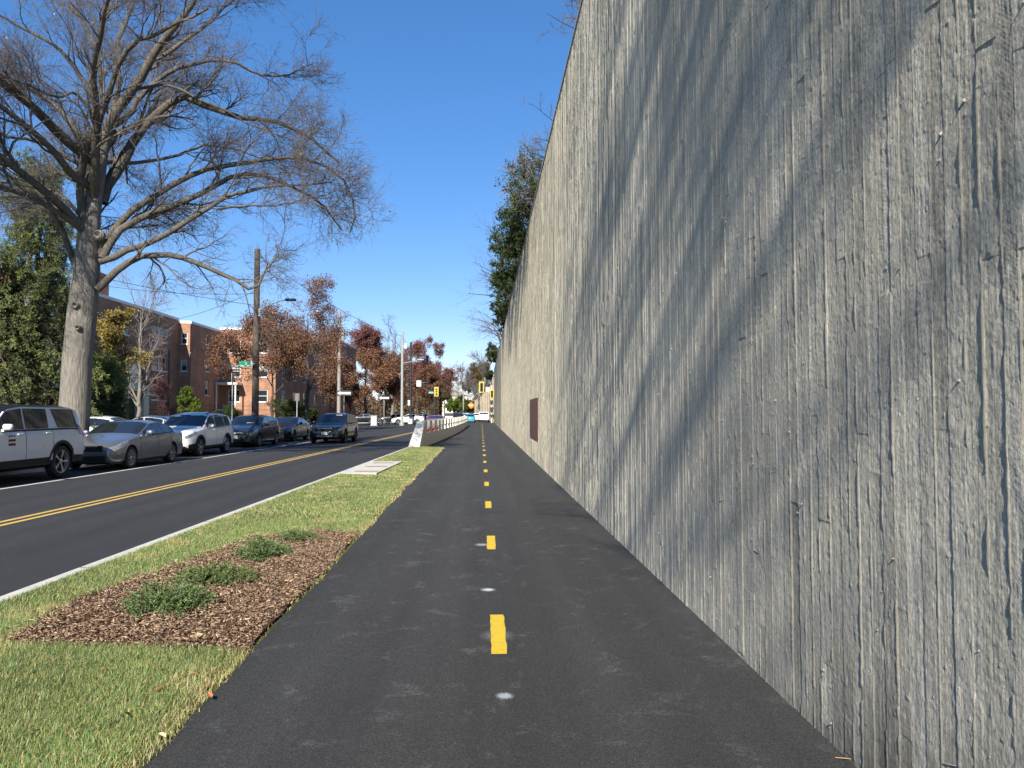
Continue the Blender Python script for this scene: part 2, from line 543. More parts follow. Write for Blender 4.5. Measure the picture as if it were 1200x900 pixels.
pores = t.node('ShaderNodeTexVoronoi'); pores.inputs['Scale'].default_value = 26.0; t.link(cb.outputs[0], pores.inputs['Vector'])
pore = t.ramp(pores.outputs['Distance'], [(0.03, 0.0), (0.09, 1.0)])
stain = t.noise(wmap((1, 1.4, 0.16)), 1.0, 5, 0.65)
patch = t.noise(tc.outputs['Object'], 0.55, 5, 0.6)
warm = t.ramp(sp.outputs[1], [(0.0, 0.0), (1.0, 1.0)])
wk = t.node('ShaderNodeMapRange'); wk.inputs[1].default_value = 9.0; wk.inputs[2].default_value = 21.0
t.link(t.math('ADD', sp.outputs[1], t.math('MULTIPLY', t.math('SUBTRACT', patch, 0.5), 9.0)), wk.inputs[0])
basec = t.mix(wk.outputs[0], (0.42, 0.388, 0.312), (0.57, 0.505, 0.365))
col = t.mix(1.0, basec, t.ramp(sa.outputs[0], [(0.0, 0.90), (1.0, 1.08)]), 'MULTIPLY')
col = t.mix(t.math('MULTIPLY', sa.outputs[2], 0.25), col, (0.36, 0.31, 0.24))
col = t.mix(1.0, col, t.ramp(grain, [(0.32, 0.74), (0.5, 1.0), (0.68, 1.22)]), 'MULTIPLY')
col = t.mix(1.0, col, t.ramp(grain2, [(0.3, 0.9), (0.7, 1.09)]), 'MULTIPLY')
col = t.mix(1.0, col, t.ramp(stain, [(0.28, 0.70), (0.5, 1.0), (0.75, 1.18)]), 'MULTIPLY')
col = t.mix(1.0, col, t.ramp(patch, [(0.3, 0.84), (0.7, 1.12)]), 'MULTIPLY')
col = t.mix(1.0, col, t.ramp(pit, [(0.32, 0.5), (0.5, 1.0), (0.68, 1.35)]), 'MULTIPLY')
# water runs from the top edge, damp foot of the wall near the camera
runs = t.ramp(t.noise(wmap((1, 3.2, 0.035)), 1.0, 5, 0.7), [(0.46, 0.0), (0.60, 1.0)])
rmap = t.node('ShaderNodeMapRange'); rmap.inputs[1].default_value = 2.5; rmap.inputs[2].default_value = 8.8; t.link(sp.outputs[2], rmap.inputs[0])
ry = t.node('ShaderNodeMapRange'); ry.inputs[1].default_value = 14.0; ry.inputs[2].default_value = 22.0; t.link(sp.outputs[1], ry.inputs[0])
col = t.mix(t.math('MULTIPLY', t.math('MULTIPLY', runs, rmap.outputs[0]), t.math('MULTIPLY', ry.outputs[0], 0.8)), col, (0.085, 0.078, 0.066))
damp = t.node('ShaderNodeMapRange'); damp.inputs[1].default_value = 0.62; damp.inputs[2].default_value = 0.05; t.link(sp.outputs[2], damp.inputs[0])
dn = t.ramp(t.noise(wmap((0.2, 3.0, 0.6)), 1.0, 4, 0.6), [(0.40, 0.0), (0.56, 1.0)])
dy = t.node('ShaderNodeMapRange'); dy.inputs[1].default_value = 5.0; dy.inputs[2].default_value = 3.0; t.link(sp.outputs[1], dy.inputs[0])
col = t.mix(t.math('MULTIPLY', t.math('MULTIPLY', damp.outputs[0], dn), t.math('MULTIPLY', dy.outputs[0], 0.9)), col, (0.06, 0.055, 0.047))
t.base(col); t.set(Roughness=0.92, Specular_IOR_Level=0.2)
b0 = t.bump(rough, 0.35, 0.006)
b1 = t.bump(grain, 0.6, 0.004, b0)
b2 = t.bump(t.math('MULTIPLY', saw.outputs['Fac'], sawk), 0.0, 0.005, b1)
b3 = t.bump(pit, 0.9, 0.006, b2)
t.bump(pore, 0.35, 0.004, b3)
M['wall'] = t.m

# ================================================================== THE SETTING
def sheet(name, poly, z, mat, kind='structure', parent=None):
    o = mesh_obj(name, [(x, y, z) for x, y in poly], [list(range(len(poly)))], mat, parent)
    if kind: o['kind'] = kind
    return o


# ground out to the horizon
sheet('ground', [(-2500, -2500), (2500, -2500), (2500, 3500), (-2500, 3500)], -0.10, M['lawn'])


def FARK(y):                                    # far kerb line, opening into a side street pocket
    return float(np.interp(y, [-40, 56, 62, 84, 92, 150, 300], [-14.0, -14.0 + RS * 56 + 0.9, -22.5, -23.0, -17.2, -13.6, -9.5]))


ys = [-40, 0, 30, 56, 59, 62, 66, 72, 78, 84, 87, 90, 92, 100, 120, 135, 150, 200, 300]
left = [(FARK(y), y) for y in ys]
right = []
for y in ys[::-1]:
    xr = KERB(y) - 0.15 if y < 92 else float(np.interp(y, [92, 118, 130, 150, 300], [KERB(92) - 0.15, KERB(118), 0.8, 2.2, 3.0]))
    right.append((xr, y))
sheet('road', left + right, 0.0, M['road'])
def BARX(y):                                    # path-side face of the barrier wall
    return float(np.interp(y, [33.3, 40, 56, 74, 92, 125], [-2.86, -2.58, -2.12, -1.98, -2.03, -2.1]))


# asphalt path
pys = list(np.linspace(-25, 122, 120))
pys = sorted(pys + [33.9, 34.0])
pe = [(PEDGE(y) + 0.02 * math.sin(y * 1.9) + 0.012 * math.sin(y * 5.3 + 1), y) for y in pys]
pe = [(x if y <= 33.9 else BARX(y) - 0.06, y) for x, y in pe]
sheet('path', [(1.70, -25), (1.70, 122)] + pe[::-1], 0.04, M['path'])
# verge soil between kerb and path
vys = list(np.linspace(-25, 33.8, 60))
sheet('verge', [(KERB(y), y) for y in vys] + [(PEDGE(y) + 0.09, y) for y in vys[::-1]], 0.034, M['turf'])
vv, vf = [], []
for y in vys:
    for x in (KERB(y), PEDGE(y) - 0.04): vv.append((x, y, VZ(x, y)))
mesh_obj('verge', vv, [[2 * i, 2 * i + 1, 2 * i + 3, 2 * i + 2] for i in range(len(vys) - 1)], M['turf'])['kind'] = 'structure'


def strip(mb, fx0, fx1, y0, y1, z0, z1, n=30):
    yy = np.linspace(y0, y1, n)
    vs, fs = [], []
    for y in yy:
        a, b = fx0(y), fx1(y)
        vs += [(a, y, z0), (a, y, z1), (b, y, z1), (b, y, z0)]
    for i in range(n - 1):
        for k in range(4):
            j = (k + 1) % 4
            fs.append([i * 4 + k, i * 4 + j, i * 4 + 4 + j, i * 4 + 4 + k])
    fs.append([0, 1, 2, 3]); fs.append([(n - 1) * 4 + k for k in (3, 2, 1, 0)])
    mb.add(vs, fs)


mb = MB(); strip(mb, lambda y: KERB(y) - 0.13, KERB, -25, 33.6, -0.02, 0.12)
mb.build('kerb', M['concrete'])['kind'] = 'structure'
mb = MB(); strip(mb, lambda y: FARK(y) - 0.16, FARK, -30, 56, -0.02, 0.13)
mb.build('kerb', M['concrete'])['kind'] = 'structure'
mb = MB(); strip(mb, lambda y: FARK(y) - 0.16, FARK, 85, 240, -0.02, 0.13, 60)
mb.build('kerb', M['concrete'])['kind'] = 'structure'
mb = MB()
for k in range(18):                             # joints across the near kerb
    yj = -20 + 3.05 * k
    mb.box(KERB(yj) - .132, KERB(yj) + .002, yj - .006, yj + .006, -.01, .1225)
mb.build('kerb_joint', M['soil'])['kind'] = 'structure'
# road lines
for dx in (-0.115, 0.115):
    mb = MB(); vs = []
    yy = np.linspace(-20, 66, 40)
    vs = [(-7.40 + RS * y + dx - 0.05, y, 0.004) for y in yy] + [(-7.40 + RS * y + dx + 0.05, y, 0.004) for y in yy[::-1]]
    mb.add(vs, [list(range(len(vs)))[::-1]])
    mb.build('road_line', M['yellow_line'])['kind'] = 'structure'
sheet('road_line', [(-10.78 + RS * -20 - 0.06, -20), (-10.78 + RS * -20 + 0.06, -20), (-10.78 + RS * 52 + 0.06, 52), (-10.78 + RS * 52 - 0.06, 52)], 0.004, M['white_line'])
# stall mark beneath the near parked car
sheet('road_line', [(-13.2, 15.7), (-10.9, 16.6), (-10.9, 16.72), (-13.2, 15.82)], 0.004, M['white_line'])
# yellow dashes along the middle of the path
for i in range(28):
    y0 = 4.93 + 3.74 * i
    xc = 0.125 - 0.0036 * y0
    w = 0.052
    mb = MB(); n = 10
    e = [(xc - w + random.uniform(-.005, .005), y0 + 0.95 * k / n) for k in range(n + 1)]
    f = [(xc + w + random.uniform(-.005, .005), y0 + 0.95 * k / n) for k in range(n + 1)]
    sheet('path_dash', f + e[::-1], 0.0444, M['yellow_dash'])
# far side: lawn, sidewalk, driveway
sheet('far_lawn', [(-60, -30), (FARK(-30) - 0.16, -30), (FARK(0) - .16, 0), (FARK(30) - .16, 30), (FARK(56) - 0.16, 56), (-24, 62), (-60, 62)], 0.10, M['lawn'])
mb = MB(); yy = [85.5, 92, 100, 120, 135, 150, 200, 240]
sheet('far_lawn', [(-90, 85.5)] + [(FARK(y) - 0.16, y) for y in yy] + [(-90, 240)], 0.10, M['lawn'])
sheet('sidewalk', [(-18.6, -30), (-16.9, -30), (-15.7, 56), (-17.4, 56)], 0.105, M['concrete_dark'])
sheet('sidewalk', [(-24, 88), (-23.0, 86.6), (-18.6, 96), (-15.6, 150), (-17.0, 150)], 0.105, M['concrete'])
sheet('driveway', [(-22.8, 24), (-19.0, 24), (-18.8, 55), (-22.6, 55)], 0.112, M['road'])
# hillside held up by the wall
hv, hf = [], []
hx = [1.95, 4, 8, 16, 40, 120]
hy = [-30, 0, 20, 40, 60, 80, 100, 124, 170, 260]
for y in hy:
    for x in hx:
        hv.append((x, y, 8.35 + 0.12 * max(0, x - 2) ** 0.9 + 0.25 * math.sin(x * 1.3 + y * .21)))
for i in range(len(hy) - 1):
    for j in range(len(hx) - 1):
        a = i * len(hx) + j
        hf.append([a, a + 1, a + len(hx) + 1, a + len(hx)])
mesh_obj('hillside', hv, hf, M['lawn'], None, True)['kind'] = 'structure'

# ================================================================== RETAINING WALL
WX = 1.685
WALL_H = 8.72


_tab = np.random.default_rng(99).uniform(-1, 1, 65536)


def vnoise(a, b, seed):
    """smooth lattice noise in [-1, 1] at the scaled coordinates a, b"""
    ia, ib = np.floor(a).astype(np.int64), np.floor(b).astype(np.int64)
    fa, fb = a - ia, b - ib
    fa = fa * fa * (3 - 2 * fa); fb = fb * fb * (3 - 2 * fb)
    h = lambda i, j: _tab[((i * 73856093) ^ (j * 19349663) ^ (seed * 83492791)) & 65535]
    return (h(ia, ib) * (1 - fa) + h(ia + 1, ib) * fa) * (1 - fb) + (h(ia, ib + 1) * (1 - fa) + h(ia + 1, ib + 1) * fa) * fb


def board_wall(parent, y0, y1, ztop):
    """concrete cast against narrow boards, as real relief: every board its own set-back and grain,
    ragged lips along the joints, lumps, pits and saw marks"""
    r = np.random.default_rng(31)
    edges = [y0]
    while edges[-1] < y1:
        edges.append(edges[-1] + r.choice([0.07, 0.085, 0.092, 0.1, 0.115], p=[.14, .27, .29, .2, .10]) * r.uniform(.95, 1.05))
    edges = np.array(edges); nb = len(edges) - 1
    tone = np.clip(r.normal(.5, .2, nb), 0, 1); bid = r.uniform(0, 1, nb); tint = r.uniform(0, 1, nb) ** 3
    lip = r.choice([0.3, 0.6, 0.9, 1.3], nb, p=[.18, .32, .32, .18])
    saw = r.uniform(0, 1, nb) < .32; sawang = r.normal(.25, .35, nb); sawper = r.uniform(.007, .013, nb)
    ncut = 6
    cuts = np.sort(r.uniform(0, ztop, (nb, ncut)), 1); offs = r.normal(0, .0013, (nb, ncut + 1))
    bands = [(y0, 5.0, 0.0, 4.7, .0052), (y0, 5.0, 4.7, ztop, .03), (5.0, 14.0, 0.0, ztop, .0135), (14.0, y1, 0.0, ztop, .036)]
    for (ya, yb, za, zb_, dz) in bands:
        ii = np.nonzero((edges[:-1] >= ya - 1e-6) & (edges[:-1] < yb - 1e-6))[0]
        ys, bi, fin = [], [], []
        for i in ii:
            a, b = edges[i], edges[i + 1]
            st = max(.0042, .00052 * a * a)
            n = max(1, int((b - a - .006) / st))
            ys += [a]; bi += [i]; fin += [1]
            inner = np.linspace(a + .0032, b - .0032, n + 1)
            ys += list(inner); bi += [i] * (n + 1); fin += [0] * (n + 1)
        last = ii[-1] + 1
        ys.append(edges[last]); bi.append(min(last, nb - 1)); fin.append(1)
        ys = np.array(ys); bi = np.array(bi); fin = np.array(fin)
        zs = np.linspace(za - (.05 if za == 0 else 0), zb_, int((zb_ - za) / dz) + 1)
        Y, Z = np.meshgrid(ys, zs); B = np.broadcast_to(bi, Y.shape); Fn = np.broadcast_to(fin, Y.shape) > 0
        seg = np.zeros(Y.shape, int)
        for k in range(ncut): seg += Z > cuts[B, k]
        o = offs[B, seg]
        bs = B * 17.0
        h = o.copy()
        h += .0011 * vnoise(Y / .05, Z / .06, 1) + .0008 * vnoise(Y / .021, Z / .026, 2) + .0006 * vnoise(Y / .0095, Z / .012, 3)
        h += .0006 * vnoise(Y / .006 + bs, Z / .09, 4) + .0007 * vnoise(Y / .018 + bs, Z / .30, 5)
        if dz < .03:
            sw = np.sin(2 * np.pi * (Z + sawang[B] * (Y - edges[B]) + .02 * vnoise(Y / .2 + bs, Z / .5, 6)) / sawper[B] * (1 if dz < .01 else .45))
            h += np.where(saw[B], .00042 * sw * (.4 + .6 * np.clip(vnoise(Y / .3 + bs, Z / .35, 7) + .4, 0, 1)), 0)
            pit = vnoise(Y / .013, Z / .013, 8); h -= np.clip(pit - .80, 0, 1) * .010
            lump = vnoise(Y / .026 + 31, Z / .034, 9); h += np.clip(lump - .86, 0, 1) * .022
        # lips on the joints
        J = Y / 1e9 + B * 3.7
        e = vnoise(J * 0 + B * 3.7, Z / .55, 10) * .55 + vnoise(B * 5.1, Z / .12, 11) * .55 + vnoise(B * 7.3, Z / .035, 12) * .45 + .25
        brk = vnoise(B * 2.9, Z / .20, 13) < -.58
        lp = np.clip(e, 0, None) * np.where(brk, .12, 1.0) * .0078 * lip[B]
        lp = .0070 * np.tanh(lp / .0070)
        h = np.where(Fn, h + lp + .0006, h)
        # ragged drips beside the joints
        near = np.minimum(Y - edges[B], edges[np.minimum(B + 1, nb)] - Y)
        h += np.where((~Fn) & (near < .008), np.clip(vnoise(B * 11.3, Z / .05, 14) - .5, 0, 1) * .004 * lip[B], 0)
        n_, m_ = Y.shape
        V = np.stack([-h.ravel(), Y.ravel(), Z.ravel()], 1)
        tn = np.clip(tone[B] + (seg % 3 - 1) * .09 + np.where(Fn, .5, 0), 0, 1)
        C = np.stack([tn.ravel(), ((bid[B] + .13 * seg) % 1.0).ravel(), tint[B].ravel()], 1)
        g = np.arange(n_ * m_).reshape(n_, m_)
        F = np.stack([g[:-1, :-1], g[1:, :-1], g[1:, 1:], g[:-1, 1:]], -1).reshape(-1, 4)
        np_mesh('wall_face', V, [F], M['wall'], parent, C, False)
    # nail nibs and board-end ridges standing proud
    V, F4, F3, T = [], [], [], []; nv = 0
    for _ in range(330):
        yy = 1.6 + 11 * r.uniform(0, 1) ** 1.5; zz = r.uniform(.1, 7.0); s = r.uniform(.004, .009); hh = s * r.uniform(.8, 2.4)
        m = 6
        for k in range(m):
            q = 2 * math.pi * k / m
            V.append((.003, yy + s * math.cos(q) * r.uniform(.7, 1.2), zz + s * 1.3 * math.sin(q) * r.uniform(.7, 1.2)))
        V.append((-hh, yy + r.normal(0, .3) * s, zz - .2 * s)); T += [(.9, .2, .3)] * (m + 1)
        F3 += [(nv + k, nv + m, nv + (k + 1) % m) for k in range(m)]; nv += m + 1
    for _ in range(64):
        i = int(r.integers(2, min(nb - 1, 150))); a, b = edges[i], edges[i + 1]
        zz = r.uniform(.2, 7); sl = r.normal(0, .025); hh = r.uniform(.001, .0045)
        V += [(.004, a, zz - .003), (-hh, a, zz), (.004, a, zz + .003), (.004, b, zz - .003 + sl), (-hh, b, zz + sl), (.004, b, zz + .003 + sl)]
        T += [(.8, .3, .2)] * 6
        F4 += [(nv, nv + 1, nv + 4, nv + 3), (nv + 1, nv + 2, nv + 5, nv + 4)]; nv += 6
    np_mesh('cast_ridges', V, [np.array(F4), np.array(F3)], M['wall'], parent, np.array(T), False)


w = tag(empty('retaining_wall', (WX, 0, 0)), 'tall grey board-marked concrete retaining wall rising beside the asphalt path', 'wall')
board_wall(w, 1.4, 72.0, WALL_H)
# plainer lengths behind the camera and far away, body of the wall behind the face
mb = MB()
y = -25.0
segs = []
while y < 1.4: segs.append((y, min(1.4, y + .31))); y += .31
y = 71.95
while y < 122: segs.append((y, min(122, y + .55))); y += .55
V, F, T = [], [], []
r = np.random.default_rng(5)
for a, b in segs:
    o = r.normal(0, .004); n = len(V); tn = r.uniform(0, 1)
    V += [(o, a, -.05), (o, b, -.05), (o, b, WALL_H), (o, a, WALL_H)]; F.append((n, n + 3, n + 2, n + 1)); T += [(tn, r.uniform(0, 1), r.uniform(0, 1) ** 3)] * 4
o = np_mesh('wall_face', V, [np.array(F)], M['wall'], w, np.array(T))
mb.box(0.02, 0.55, -25, 122, -0.4, WALL_H - 0.004)
mb.build('wall_core', M['concrete_dark'], w)
mb = MB(); mb.box(-0.02, 0.57, -25, 122.02, WALL_H, WALL_H + .05); mb.build('top_edge', M['concrete_dark'], w)
mb = MB(); mb.box(-0.016, 0.01, 22.7, 26.6, .78, 2.12); pt = mb.build('paint_patch', M['rust_patch'], w)
pt['label'] = 'rust brown rectangle painted on the wall'
# pour joints
for yj in (9.4, 17.1, 34.0, 51.0):
    mb = MB(); zz = np.linspace(0, WALL_H - .01, 40)
    pts = [(0.0, yj + r.normal(0, .002), z) for z in zz]
    mb.tube(pts, [0.004 + abs(r.normal(0, .003)) for _ in zz], 5)
    mb.build('pour_joint', M['concrete'], w)
# second wall beyond, bending to the left
w2 = tag(empty('retaining_wall', (0, 0, 0)), 'lower far stretch of tan retaining wall bending left beyond the traffic signals', 'wall')
V, F, T = [], [], []
pl = [(1.9, 124.0), (1.5, 150), (0.0, 172), (-2.2, 196)]
L = 0
for (xa, ya), (xb, yb) in zip(pl[:-1], pl[1:]):
    n = int((yb - ya) / 1.1)
    for k in range(n):
        f0, f1 = k / n, (k + 1) / n
        h0 = 8.2 - 3.2 * ((ya + (yb - ya) * f0) - 124) / 72
        ofs = -0.30 if k % 5 == 0 else 0.0
        m = len(V)
        A = (xa + (xb - xa) * f0 + ofs, ya + (yb - ya) * f0); B = (xa + (xb - xa) * f1 + ofs, ya + (yb - ya) * f1)
        V += [(A[0], A[1], -.1), (B[0], B[1], -.1), (B[0], B[1], h0), (A[0], A[1], h0), (A[0] + .8, A[1], -.1), (B[0] + .8, B[1], -.1), (B[0] + .8, B[1], h0), (A[0] + .8, A[1], h0)]
        F += [(m, m + 3, m + 2, m + 1), (m + 3, m + 7, m + 6, m + 2), (m, m + 4, m + 7, m + 3), (m + 1, m + 2, m + 6, m + 5), (m + 4, m + 5, m + 6, m + 7)]
        T += [(r.uniform(.3, 1), r.uniform(0, 1), r.uniform(0, 1))] * 8
np_mesh('wall_face', V, [np.array(F)], simple('far_tan_concrete', (.27, .225, .16), .9, var=.2, scale=1.5, bump=.3), w2, np.array(T))

# ================================================================== BARRIER WALL WITH OPENINGS
bar = tag(empty('barrier_wall', (0, 0, 0)), 'low concrete barrier wall with two rows of openings dividing road and path', 'barrier')
BW = 0.34
y0b, y1b = 34.9, 92.0
mb = MB()
strip(mb, lambda y: BARX(y) - BW, BARX, y0b, y1b, -.05, .66, 40)
F0 = 33.2
vs = [(BARX(F0) - .52, F0, -.02), (BARX(F0) - .02, F0, -.02), (BARX(y0b) - BW, y0b, -.02), (BARX(y0b), y0b, -.02),
      (BARX(y0b) - BW, y0b, 1.27), (BARX(y0b), y0b, 1.27), (BARX(F0) - .52, F0, .13), (BARX(F0) - .02, F0, .13)]
vs += [(BARX(35.9) - BW, 35.9, 1.27), (BARX(35.9), 35.9, 1.27), (BARX(35.9) - BW, 35.9, .66), (BARX(35.9), 35.9, .66), (BARX(y0b) - BW, y0b, .66), (BARX(y0b), y0b, .66)]
mb.add(vs, [[0, 1, 7, 6], [6, 7, 5, 4], [0, 6, 4, 2], [1, 3, 5, 7], [4, 5, 9, 8], [8, 9, 11, 10], [4, 8, 10, 12], [5, 13, 11, 9]])
mb.build('barrier_body', M['barrier'], bar)
for z0_, z1_ in ((1.17, 1.27), (.90, .97)):
    mb = MB(); strip(mb, lambda y: BARX(y) - BW, lambda y: BARX(y) - BW + .09, 35.9, y1b, z0_, z1_, 40); mb.build('rail', M['barrier'], bar)
mb = MB(); strip(mb, lambda y: BARX(y) - .05, lambda y: BARX(y) - .003, 35.9, y1b, .915, .955, 40); mb.build('rail', M['barrier'], bar)
yy = 37.1
while yy < y1b:
    ln_ = 1.15 if yy < 60 else 1.5
    mb = MB(); strip(mb, lambda y: BARX(y) - BW + .012, lambda y: BARX(y) - .008, yy, yy + ln_, .655, 1.262, 3); po = mb.build('post', M['barrier'], bar)
    if yy < 42:
        mb = MB(); xx = BARX(yy)
        mb.box(xx - .2, xx - .03, yy - .012, yy - .002, .70, .86); mb.build('reflector', M['red_lens'], po)
    yy += 2.35 if yy < 60 else 2.8

# concrete inlet slab in the verge
dr = tag(empty('drain_inlet', (KERB(20.8), 20.8, .1)), 'pale concrete drain inlet slab with three slots set in the verge', 'drain')
mb = MB()
y0, y1 = 18.6, 23.1
mb.prism([(KERB(y0) + .012 - KERB(20.8), y0 - 20.8), (KERB(y0) + .9 - KERB(20.8), y0 - 20.8), (KERB(y1) + .95 - KERB(20.8), y1 - 20.8), (KERB(y1) + .012 - KERB(20.8), y1 - 20.8)], -.08, .035)
mb.build('slab', M['concrete'], dr)
for k, yy in enumerate((-1.7, 0.0, 1.5)):
    mb = MB(); mb.box(.22, .82, yy - .16, yy + .16, .03, .041); mb.build('cover', M['slot'], dr)

# ================================================================== VERGE GRASS, MULCH, LITTER
BED = [(-3.22, 5.12), (-1.55, 5.05), (-1.60, 7.5), (-1.62, 9.75), (-2.25, 9.95), (-2.85, 9.3), (-3.10, 7.6), (-3.35, 6.2)]


def inside(px, py, poly):
    c = np.zeros(len(px), bool)
    n = len(poly)
    for i in range(n):
        x0, y0 = poly[i]; x1, y1 = poly[(i + 1) % n]
        cond = ((y0 > py) != (y1 > py)) & (px < (x1 - x0) * (py - y0) / (y1 - y0 + 1e-9) + x0)
        c ^= cond
    return c


bedp = []
for i in range(len(BED)):
    a, b = BED[i], BED[(i + 1) % len(BED)]
    for k in range(8):
        f = k / 8
        bedp.append((a[0] + (b[0] - a[0]) * f + random.uniform(-.05, .05), a[1] + (b[1] - a[1]) * f + random.uniform(-.05, .05)))
bedp = [(min(x, PEDGE(y) + 0.02 * math.sin(y * 1.9) + 0.012 * math.sin(y * 5.3 + 1) - .012), y) for x, y in bedp]
mesh_obj('mulch_bed', [(x, y, VZ(x, y) + .008) for x, y in bedp], [list(range(len(bedp)))], M['mulch'])['kind'] = 'structure'


def grass(name, label, bands, hs, seed):
    r = np.random.default_rng(seed)
    Vs, F4, F3, C = [], [], [], []
    nv = 0
    for (ya, yb, dens, wd) in bands:
        area = (yb - ya) * 2.6
        n = int(area * dens)
        y = r.uniform(ya, yb, n)
        xk = -4.02 + RS * y + .0
        xp = -1.52 - .0085 * y + .02 * np.sin(y * 1.9) + .012 * np.sin(y * 5.3 + 1)
        f = r.uniform(0, 1, n)
        x = xk + (xp - xk) * f + r.normal(0, .012, n) * (f > .96)
        keep = ~inside(x + r.normal(0, .03, n), y + r.normal(0, .03, n), BED)
        keep &= ~((y > 18.5) & (y < 23.2) & (x < xk + .93))
        edge = np.clip((xp - x) / .16, 0, 1)
        patchy = .5 + .5 * np.sin(x * 4.1 + 2.2 * np.sin(y * 2.7)) * np.sin(y * 3.3 + 1.3 * np.sin(x * 5.1))
        keep &= r.uniform(0, 1, n) < (.50 + .5 * edge) * (.72 + .28 * patchy)
        x, y, edge, patchy = x[keep], y[keep], edge[keep], patchy[keep]
        n = len(x)
        h = hs * r.uniform(.55, 1.25, n) * (.65 + .35 * edge)
        az = r.uniform(0, 2 * np.pi, n)
        lean = np.abs(r.normal(.7, .45, n))
        dx, dy = np.cos(az) * lean * h, np.sin(az) * lean * h
        wa = az + np.pi / 2 + r.normal(0, .4, n)
        ww = wd * r.uniform(.6, 1.3, n) / 2
        wx, wy = np.cos(wa) * ww, np.sin(wa) * ww
        z0 = VZ(x, y) - .006
        v = np.empty((n, 5, 3))
        v[:, 0] = np.stack([x - wx, y - wy, z0], 1); v[:, 1] = np.stack([x + wx, y + wy, z0], 1)
        v[:, 2] = np.stack([x + wx * .8 + dx * .4, y + wy * .8 + dy * .4, z0 + h * .6], 1)
        v[:, 3] = np.stack([x - wx * .8 + dx * .4, y - wy * .8 + dy * .4, z0 + h * .6], 1)
        v[:, 4] = np.stack([x + dx, y + dy, z0 + h * (1 - .25 * lean)], 1)
        dry = np.clip(r.uniform(0, 1, n) * 1.0 + (1 - edge) * .6 + .35 * (patchy < .32), 0, 2)
        g = np.stack([r.uniform(.16, .31, n), r.uniform(.225, .37, n), r.uniform(.07, .135, n)], 1)
        s = np.stack([r.uniform(.44, .66, n), r.uniform(.40, .56, n), r.uniform(.17, .28, n)], 1)
        k = (dry > .86)[:, None]
        half = ((dry > .62) & (dry <= .86))[:, None]
        tone = .80 + .42 * (.5 + .5 * np.sin(x * 2.3 + 1.7 * np.sin(y * 1.1)) * np.cos(y * 1.7 + 1.2 * np.sin(x * 2.9)))
        g = g * tone[:, None] * np.array([.92, 1.0, .95])
        c = np.where(k, s, np.where(half, .55 * g + .45 * s, g))
        C.append(np.repeat(c, 5, 0))
        Vs.append(v.reshape(-1, 3))
        b = nv + 5 * np.arange(n)
        F4.append(np.stack([b, b + 1, b + 2, b + 3], 1)); F3.append(np.stack([b + 3, b + 2, b + 4], 1))
        nv += 5 * n
    o = np_mesh(name, np.concatenate(Vs), [np.concatenate(F4), np.concatenate(F3)], M['grass'], None, np.concatenate(C))
    return tag(o, label, 'grass', kind='stuff')


grass('verge_grass', 'short green and straw coloured grass on the verge between kerb and path',
      [(1.2, 6.0, 17000, .0033), (6.0, 11, 9000, .005), (11, 19, 3200, .009), (19, 33.9, 1800, .013)], .046, 3)

# bark chips
r = np.random.default_rng(12)
n = 24000
x = r.uniform(-3.5, -1.45, n); y = r.uniform(4.9, 10.1, n)
k = inside(x + r.normal(0, .05, n), y + r.normal(0, .05, n), BED) & (x < -1.53 - .0085 * y + .02 * np.sin(y * 1.9))
x, y = x[k], y[k]; n = len(x)
ln = r.uniform(.010, .040, n) * (1 + .8 * (r.uniform(0, 1, n) > .93)); wd = r.uniform(.004, .011, n)
az = r.uniform(0, np.pi, n); tl = r.normal(0, .35, n); roll = r.normal(0, .5, n)
d = np.stack([np.cos(az) * np.cos(tl), np.sin(az) * np.cos(tl), np.sin(tl)], 1) * (ln / 2)[:, None]
s = np.stack([-np.sin(az) * np.cos(roll), np.cos(az) * np.cos(roll), np.sin(roll)], 1) * (wd / 2)[:, None]
c0 = np.stack([x, y, VZ(x, y) + .010 + r.uniform(0, .030, n) + .012 * np.sin(x * 9 + y * 3) * np.sin(y * 7)], 1)
up = np.array([0, 0, .0035])
V = np.stack([c0 - d - s, c0 + d - s, c0 + d + s, c0 - d + s, c0 - d - s + up, c0 + d - s + up, c0 + d + s + up, c0 - d + s + up], 1).reshape(-1, 3)
b = 8 * np.arange(n)[:, None]
F = np.concatenate([b + np.array(q) for q in ([4, 5, 6, 7], [0, 1, 5, 4], [1, 2, 6, 5], [2, 3, 7, 6], [3, 0, 4, 7])])
br = r.uniform(.35, 1.25, n) ** 1.3
C = np.stack([.25 * br, .165 * br, .105 * br], 1) + (r.uniform(0, 1, n) > .86)[:, None] * np.array([.22, .17, .12])
tag(np_mesh('bark_mulch', V, [F], M['chip'], None, np.repeat(C, 8, 0)), 'brown bark mulch chips covering the planting bed', 'mulch', kind='stuff')

